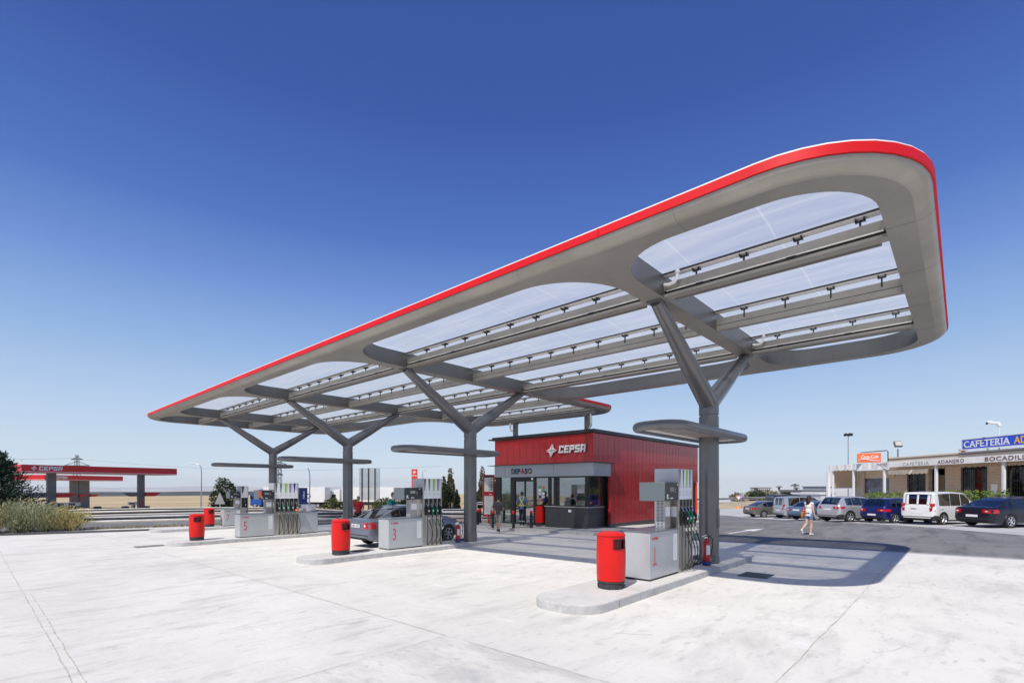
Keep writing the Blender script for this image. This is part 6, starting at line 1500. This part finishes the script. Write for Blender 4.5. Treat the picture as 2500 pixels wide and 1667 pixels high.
X,D=(1985-1250)/1207*62.5,62.5; x,y=cw(X,D); t=thing('yellow_digger',(x,y,-1.1),cdir(5),'yellow digger with raised arm in front of the open shed','digger'); mb=MB(); mb.box(-.9,1.3,-.8,.8,.75,1.35); mb.build('chassis',yel,t,bevel=.05); mb=MB(); mb.box(-.1,1.0,-.6,.6,1.35,2.3); c=mb.build('cab',yel,t,bevel=.05); mb=MB(); mb.box(0,.9,-.615,-.602,1.5,2.15); mb.build('window',dark_glass,c)
mb=MB(); mb.tube([(-.8,0,1.2),(-1.6,0,2.0),(-2.6,0,1.95)],[.16,.14,.1],8); mb.build('arm',yel,t); mb=MB(); mb.prism([(-2.9,-.5),(-2.3,-.5),(-2.3,.5),(-2.9,.5)],1.3,1.9); mb.build('bucket',black_met,t,bevel=.05)
for a in(-.6,1.0):
    for s in(-1,1): mb=MB(); mb.lathe([(0,-.2),(.5,-.2),(.52,0),(.5,.2),(0,.2)],16,(0,0,0),0,Matrix.Rotation(R(90),4,'X')); mb.build('wheel',tyre_m,t,loc=(a,s*.85,.52))

# ------------------------------------------------------------------ cafeteria
brick_m=mat('brown facing brick',(.26,.165,.115),.85,var=.1,vs=3)
def brickify(m,c1,c2,mo,sc=5.5):
    n,l=nt(m); b=n['Principled BSDF']; tc=n.new('ShaderNodeTexCoord'); mp=n.new('ShaderNodeMapping'); mp.inputs['Rotation'].default_value=(R(90),0,R(90)); l.new(tc.outputs['Object'],mp.inputs[0])
    sx=n.new('ShaderNodeSeparateXYZ'); cb=n.new('ShaderNodeCombineXYZ'); l.new(tc.outputs['Object'],sx.inputs[0]); l.new(sx.outputs['Y'],cb.inputs[0]); l.new(sx.outputs['Z'],cb.inputs[1])
    br=n.new('ShaderNodeTexBrick'); br.inputs['Scale'].default_value=sc; br.inputs['Color1'].default_value=(*c1,1); br.inputs['Color2'].default_value=(*c2,1); br.inputs['Mortar'].default_value=(*mo,1); br.inputs['Mortar Size'].default_value=.018
    l.new(cb.outputs[0],br.inputs['Vector']); l.new(br.outputs[0],b.inputs['Base Color'])
brickify(brick_m,(.50,.36,.27),(.40,.29,.22),(.70,.63,.54),2.3)
cream=mat('cream render',(.66,.60,.50),.85,var=.05,vs=1.5); beige=mat('beige panel',(.52,.44,.35),.8,var=.05,vs=1); awn_w=mat('weathered white awning',(.84,.82,.77),.8,var=.09,vs=1.2,bump=.15,bs=3); awn_b=mat('beige awning cloth',(.62,.52,.40),.85,var=.06,vs=1.5)
def cloth_glow(m,k):
    n,l=nt(m); b=n['Principled BSDF']; o=n['Material Output']; tl=n.new('ShaderNodeBsdfTranslucent'); tl.inputs[0].default_value=(.72,.58,.42,1); mx=n.new('ShaderNodeMixShader'); mx.inputs[0].default_value=k
    l.new(b.outputs[0],mx.inputs[1]); l.new(tl.outputs[0],mx.inputs[2]); l.new(mx.outputs[0],o.inputs[0])
cloth_glow(awn_b,.5)
OX,OD=33.5,38.0; x,y=cw(OX,OD); caf=thing('cafeteria',(x,y,0),cdir(0),'long brick cafeteria with cream parapet behind the parked cars','building')
def cb(name,X0,X1,D0,D1,z0,z1,m,parent=caf,bevel=0):
    mb=MB(); mb.box(X0-OX,X1-OX,D0-OD,D1-OD,z0,z1); return mb.build(name,m,parent,bevel=bevel)
segs=[(24,29.5),(33.75,34.85),(36.9,38.25),(39.75,40.05),(41.9,43.9)]
for a,b in segs: cb('brick_wall',33.5,33.8,a,b,-.4,3.5,brick_m)
cb('lintel_wall',33.5,33.8,24,43.9,3.501,4.05,cream)
cb('parapet',33.42,33.9,24,43.95,4.06,4.36,cream,bevel=.02); cb('parapet_line',33.38,33.9,24,43.97,4.361,4.42,mat('brown coping',(.22,.16,.11),.7,var=.08,vs=2)); cb('parapet_cap',33.42,33.9,24,43.95,4.421,4.55,cream,bevel=.01)
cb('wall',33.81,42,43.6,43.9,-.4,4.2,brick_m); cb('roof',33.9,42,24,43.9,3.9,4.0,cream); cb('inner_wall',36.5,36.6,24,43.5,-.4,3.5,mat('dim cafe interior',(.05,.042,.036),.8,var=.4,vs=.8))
for k,(a,b) in enumerate([(29.5,33.75),(34.85,36.9),(40.05,41.9)]):
    w=cb('window',33.62,33.64,a,b,.6,3.45,dark_glass); mb=MB(); q=a+.05
    mb.box(33.58-OX,33.61-OX,a-OD,b-OD,.6,.68); mb.box(33.58-OX,33.61-OX,a-OD,b-OD,2.35,2.42); mb.box(33.58-OX,33.61-OX,a-OD,b-OD,3.4,3.45); mb.box(33.575-OX,33.615-OX,(a+b)/2-.03-OD,(a+b)/2+.03-OD,.68,3.4)
    mb.build('window_frame',black_met,w); mb=MB()
    while q<b: mb.tube([(33.46-OX,q-OD,.6),(33.46-OX,q-OD,3.4)],.012,5); q+=.16
    for z in (.7,1.3,1.9,2.5,3.1): mb.tube([(33.46-OX,a-OD,z),(33.46-OX,b-OD,z)],.012,5)
    mb.build('window_grille',black_met,w); cb('sill_wall',33.5,33.8,a,b,-.4,.59,brick_m)
cb('curtain',33.9,33.95,35.1,35.9,.7,2.2,mat('pale curtain',(.4,.42,.46),.9,var=.2,vs=6)); cb('poster',33.55,33.56,36.1,36.7,.9,1.75,mat('pink menu poster',(.5,.32,.34),.7,var=.2,vs=6)); cb('curtain',33.9,33.95,31.9,33.2,.7,2.2,MATS['pale curtain']); cb('notice',33.48,33.495,34.1,34.55,1.5,2.15,label_m); cb('notice',33.48,33.495,37.6,37.9,.9,1.15,label_m)
d=cb('door',33.9,33.96,38.3,39.7,-.2,2.9,mat('brown door',(.16,.10,.06),.6,var=.15,vs=2)); cb('door_gap_panel',33.88,33.895,38.35,38.75,-.2,2.6,black_met,d)
cb('alarm_bell',33.40,33.49,43.2,43.42,2.8,3.0,mat('yellow bell',(.6,.5,.1),.5,var=.05,vs=5),bevel=.04)
cb('panel_wall',33.5,33.8,47.3,48.6,-.6,3.5,beige); cb('panel_wall',33.5,33.8,43.95,47.29,2.75,3.5,beige); cb('panel_wall',33.5,33.8,43.95,47.29,-.6,1.35,beige); cb('glazed_bay',33.6,33.62,43.95,47.29,1.35,2.75,mat('blue grey pane',(.16,.19,.25),.2,var=.35,vs=1.5)); cb('panel_post',33.35,33.49,46.9,47.4,-.6,3.5,beige)
# awnings
def awn_sheet(D0,D1,z0,z1):
    mb=MB(); vs=[]; n=24
    for i in range(n+1):
        D=lerp(D0,D1,i/n)
        for k in range(5): vs.append((lerp(30.87,33.48,k/4)-OX,D-OD,lerp(z0,z1,k/4)-.05*math.sin(math.pi*k/4)*(1+.3*math.sin(i*1.7))))
    mb.add(vs,[(5*i+k,5*i+5+k,5*i+6+k,5*i+1+k) for i in range(n) for k in range(4)],0,True); return mb.build('awning_roof',awn_b,caf)
def scallop(X,D0,D1,z0,z1,m,name,wave=.5,th=.02):
    mb=MB(); n=int((D1-D0)/.06); vs=[]
    for i in range(n+1):
        D=lerp(D0,D1,i/n); zb=z0+.09*(1-abs(math.sin(math.pi*(D-D0)/wave))); off=.03*math.sin(D*5.1)+.02*math.sin(D*11)
        for dx in (0,th):
            vs+= [(X+off+dx-OX,D-OD,zb),(X+off*.4+dx-OX,D-OD,z1)]
    fs=[]
    for i in range(n):
        a=4*i; fs+=[(a,a+1,a+5,a+4),(a+6,a+7,a+3,a+2),(a,a+4,a+6,a+2)]
    mb.add(vs,fs,0,True); return mb.build(name,m,caf)
fasc=cb('awning_fascia',30.78,30.86,24,40.4,3.55,3.98,awn_w,bevel=.01)
awn_sheet(24,40.4,3.86,3.95); scallop(31.3,24,40.2,3.30,3.84,awn_b,'awning_valance',.42); scallop(33.0,39.2,43.4,3.0,3.4,awn_w,'window_awning',.42)
awn_sheet(40.5,48.0,3.95,4.0); scallop(30.8,40.4,48.1,3.45,4.02,awn_w,'awning_valance',.62)
mb=MB(); n=20; vs=[(30.8-OX,48.6-OD,3.6),(33.3-OX,50.4-OD,3.5),(32.4-OX,50.2-OD,1.5)]; cb('side_blind',31.0,33.4,47.9,47.94,1.9,3.9,awn_b)
def caf_text(s,D,z,size,wd,m,X=30.77,parent=fasc,bold=.004,ex=.004):
    w=text_mb(s,size,ex,bold,0,1.12); xs=[p[0] for p in w.v]; k=wd/(max(xs)-min(xs)); M=facing((X-OX,D-OD,z),(0,-1,0))@Matrix.Diagonal((k,1,1,1)); w.xf(M); return w.build('awning_lettering',m,parent)
brown_t=mat('faded maroon lettering',(.16,.07,.06),.8,col2=(.42,.36,.33),vs=9,thr=(.35,.5)); fade_t=mat('very faded lettering',(.40,.37,.36),.8,col2=(.56,.54,.52),vs=9,thr=(.35,.55))
caf_text('CAFETERIA',38.95,3.62,.36,2.45,fade_t); caf_text('ADANERO',35.75,3.63,.37,2.1,brown_t); caf_text('BOCADILLOS',32.2,3.64,.38,3.3,brown_t,bold=.008)
caf_text('RALES',41.6,3.78,.2,1.0,brown_t,X=30.76)
for i,(px) in enumerate((2445,2281,2155,2080,2030)):
    D=30.8*1207/(px-1250); cb('awning_post',30.87,31.02,D-.07,D+.07,-.45,3.83 if px>2200 else 3.94,lorry_white)
cb('corner_post',30.6,30.86,47.9,48.15,-.6,3.4,lorry_white)
# roof signs and fittings
x,y=cw(33.2,32.6); sg=thing('roof_sign',(x,y,4.56),cdir(0),'blue rooftop sign with white and yellow serif lettering on the cafeteria','sign')
mb=MB(); mb.box(-.05,.05,-6,3.8,.16,.84); b=mb.build('sign_board',mat('sign board blue',(.02,.085,.66),.4,var=.03,vs=2),sg); mb=MB()
mb.box(-.07,.04,-6.1,3.9,.10,.158); mb.box(-.07,.04,-6.1,3.9,.842,.90); mb.box(-.07,.04,3.801,3.9,.159,.841); mb.build('sign_edge',lorry_white,b)
def serif(s,y,size,wd,m,bold=.012):
    w=text_mb(s,size,.006,bold,0,1.08); xs=[p[0] for p in w.v]; k=wd/(max(xs)-min(xs)); w.xf(facing((-.062,y,.27),(0,-1,0))@Matrix.Diagonal((k,1,1,1))); 
    return w
w=serif('CAFETERIA',3.68,.66,3.35,None); w.build('sign_lettering',label_m,b); w=serif('ADANERO',.02,.66,2.75,None); w.build('sign_lettering',mat('sign yellow',(.85,.50,.03),.4,var=.03,vs=3),b)
mb=MB()                                              # slab serifs on the first word
for k in range(9):
    yy=3.68-k*.378; mb.box(-.0625,-.0605,yy-.30,yy-.02,.272,.31) if k in(1,2,4,6,7,8) else None; mb.box(-.0625,-.0605,yy-.30,yy-.02,.69,.728) if k in(2,3,4,5,6,7) else None
mb.build('letter_serif',label_m,b)
for k in (-4,-1,2): mb=MB(); mb.box(.05,.12,k-.03,k+.03,-.02,.8); mb.build('support',gal,sg)
x,y=cw(31.2,43.2); t=thing('soft_drink_sign',(x,y,3.98),cdir(0)-R(28),'orange red drinks sign with white script hung from a dark pipe','sign')
mb=MB(); mb.tube([(1.35,.1,0),(1.35,.1,1.0),(1.25,.1,1.12),(-.6,.1,1.0)],.04,8); mb.build('bracket',black_met,t); mb=MB(); mb.box(-.85,.85,.02,.18,.12,.93); b=mb.build('sign_box',mat('drinks orange red',(.82,.17,.06),.5,var=.12,vs=2),t,bevel=.02)
w=text_mb('Coca-Cola',.40,.002,.006,.3); xs=[p[0] for p in w.v]; w.xf(facing((-.62,.014,.48),(1,0,0))@Matrix.Diagonal((1.25/(max(xs)-min(xs)),1.05,1,1))); w.build('script_lettering',label_m,b)
mb=MB(); P=[Vector((-.8+1.6*k/16,.012,.34+.07*math.sin(k/16*6.0))) for k in range(17)]; mb.tube(P,[.012+.03*math.sin(math.pi*k/16) for k in range(17)],6,squash=(1,.15) if 0 else None); mb.build('ribbon_stripe',label_m,b)
x,y=cw(34.5,44.2); t=thing('floodlight',(x,y,4.0),cdir(0)-R(10),'square floodlight tilted on a short roof pole','floodlight'); mb=MB(); mb.tube([(0,0,0),(0,0,1.35)],.045,8); mb.build('pole',black_met,t); mb=MB(); mb.obox((0,-.02,1.78),(.62,.22,.55),(R(-22),0,0)); h=mb.build('housing',mat('floodlight housing',(.14,.14,.13),.5,.2,var=.1,vs=8),t,bevel=.04); mb=MB(); mb.obox((0,-.145,1.83),(.52,.01,.42),(R(-22),0,0)); mb.build('lens',mat('floodlight lens',(.5,.5,.46),.25,var=.2,vs=14),h)
x,y=cw(37.4,55); gz=-.9; t=thing('round_lamp_pole',(x,y,gz),0,'tall thin pole with a cluster of round dark lamps, above the drinks sign','lamp pole'); mb=MB(); mb.tube([(0,0,0),(0,0,8.5)],[.07,.045],8); mb.build('pole',gal,t)
for k in range(5): a=k*1.256; mb=MB(); mb.ell((.3*math.cos(a),.3*math.sin(a),8.65),(.17,.17,.17),10); mb.build('lamp_globe',black_met,t)
x,y=cw(33.5,34.0); t=thing('security_camera',(x,y,4.5),cdir(0),'white security camera on a pole above the rooftop sign','camera'); mb=MB(); mb.tube([(0,0,0),(0,0,1.65)],.03,8); mb.build('pole',lorry_white,t); mb=MB(); mb.obox((-.35,.05,1.88),(.85,.18,.18),(0,R(6),0)); mb.obox((0,0,1.72),(.2,.16,.2)); h=mb.build('camera_housing',lorry_white,t,bevel=.03); mb=MB(); mb.obox((-.79,.05,1.83),(.05,.13,.13),(0,R(6),0)); mb.build('lens',black_met,h)
x,y=cw(34.5,37.8); mb=MB(); mb.lathe([(.0,0),(.12,0),(.12,.4),(.3,.42),(.25,.55),(0,.6)],14); tag(mb.build('roof_vent',mat('terracotta cowl',(.5,.25,.2),.7,var=.1,vs=4),None,loc=(x,y,4.3)),'small reddish roof cowl on the cafeteria','roof vent')
x,y=cw(31,51.5); t=thing('garden_kiosk',(x,y,-.8),cdir(0),'low white kiosk counter under the cafeteria awning end','kiosk'); mb=MB(); mb.box(-.4,.9,-2.5,2.5,0,2.0); b=mb.build('kiosk_body',MATS['dirty white wall'],t); mb=MB(); mb.box(-.5,1.0,-2.6,2.6,2.001,2.15); mb.build('counter_top',lorry_white,t)
for k in (-1.6,0,1.6): mb=MB(); mb.box(-.43,-.402,k-.4,k+.4,.9,1.6); mb.build('panel',awn_w,b)

# ------------------------------------------------------------------ air
def haze_box():
    mb=MB(); mb.box(-14000,14000,-14000,14000,-1000,150); m=bpy.data.materials.new('air haze'); m.use_nodes=True; n,l=nt(m); n.clear()
    out=n.new('ShaderNodeOutputMaterial'); pv=n.new('ShaderNodeVolumePrincipled'); pv.inputs['Color'].default_value=(.97,.985,1,1); pv.inputs['Density'].default_value=HAZE; pv.inputs['Anisotropy'].default_value=0
    l.new(pv.outputs[0],out.inputs['Volume']); tag(mb.build('haze',m),kind='stuff')
HAZE=4.5e-5
haze_box()
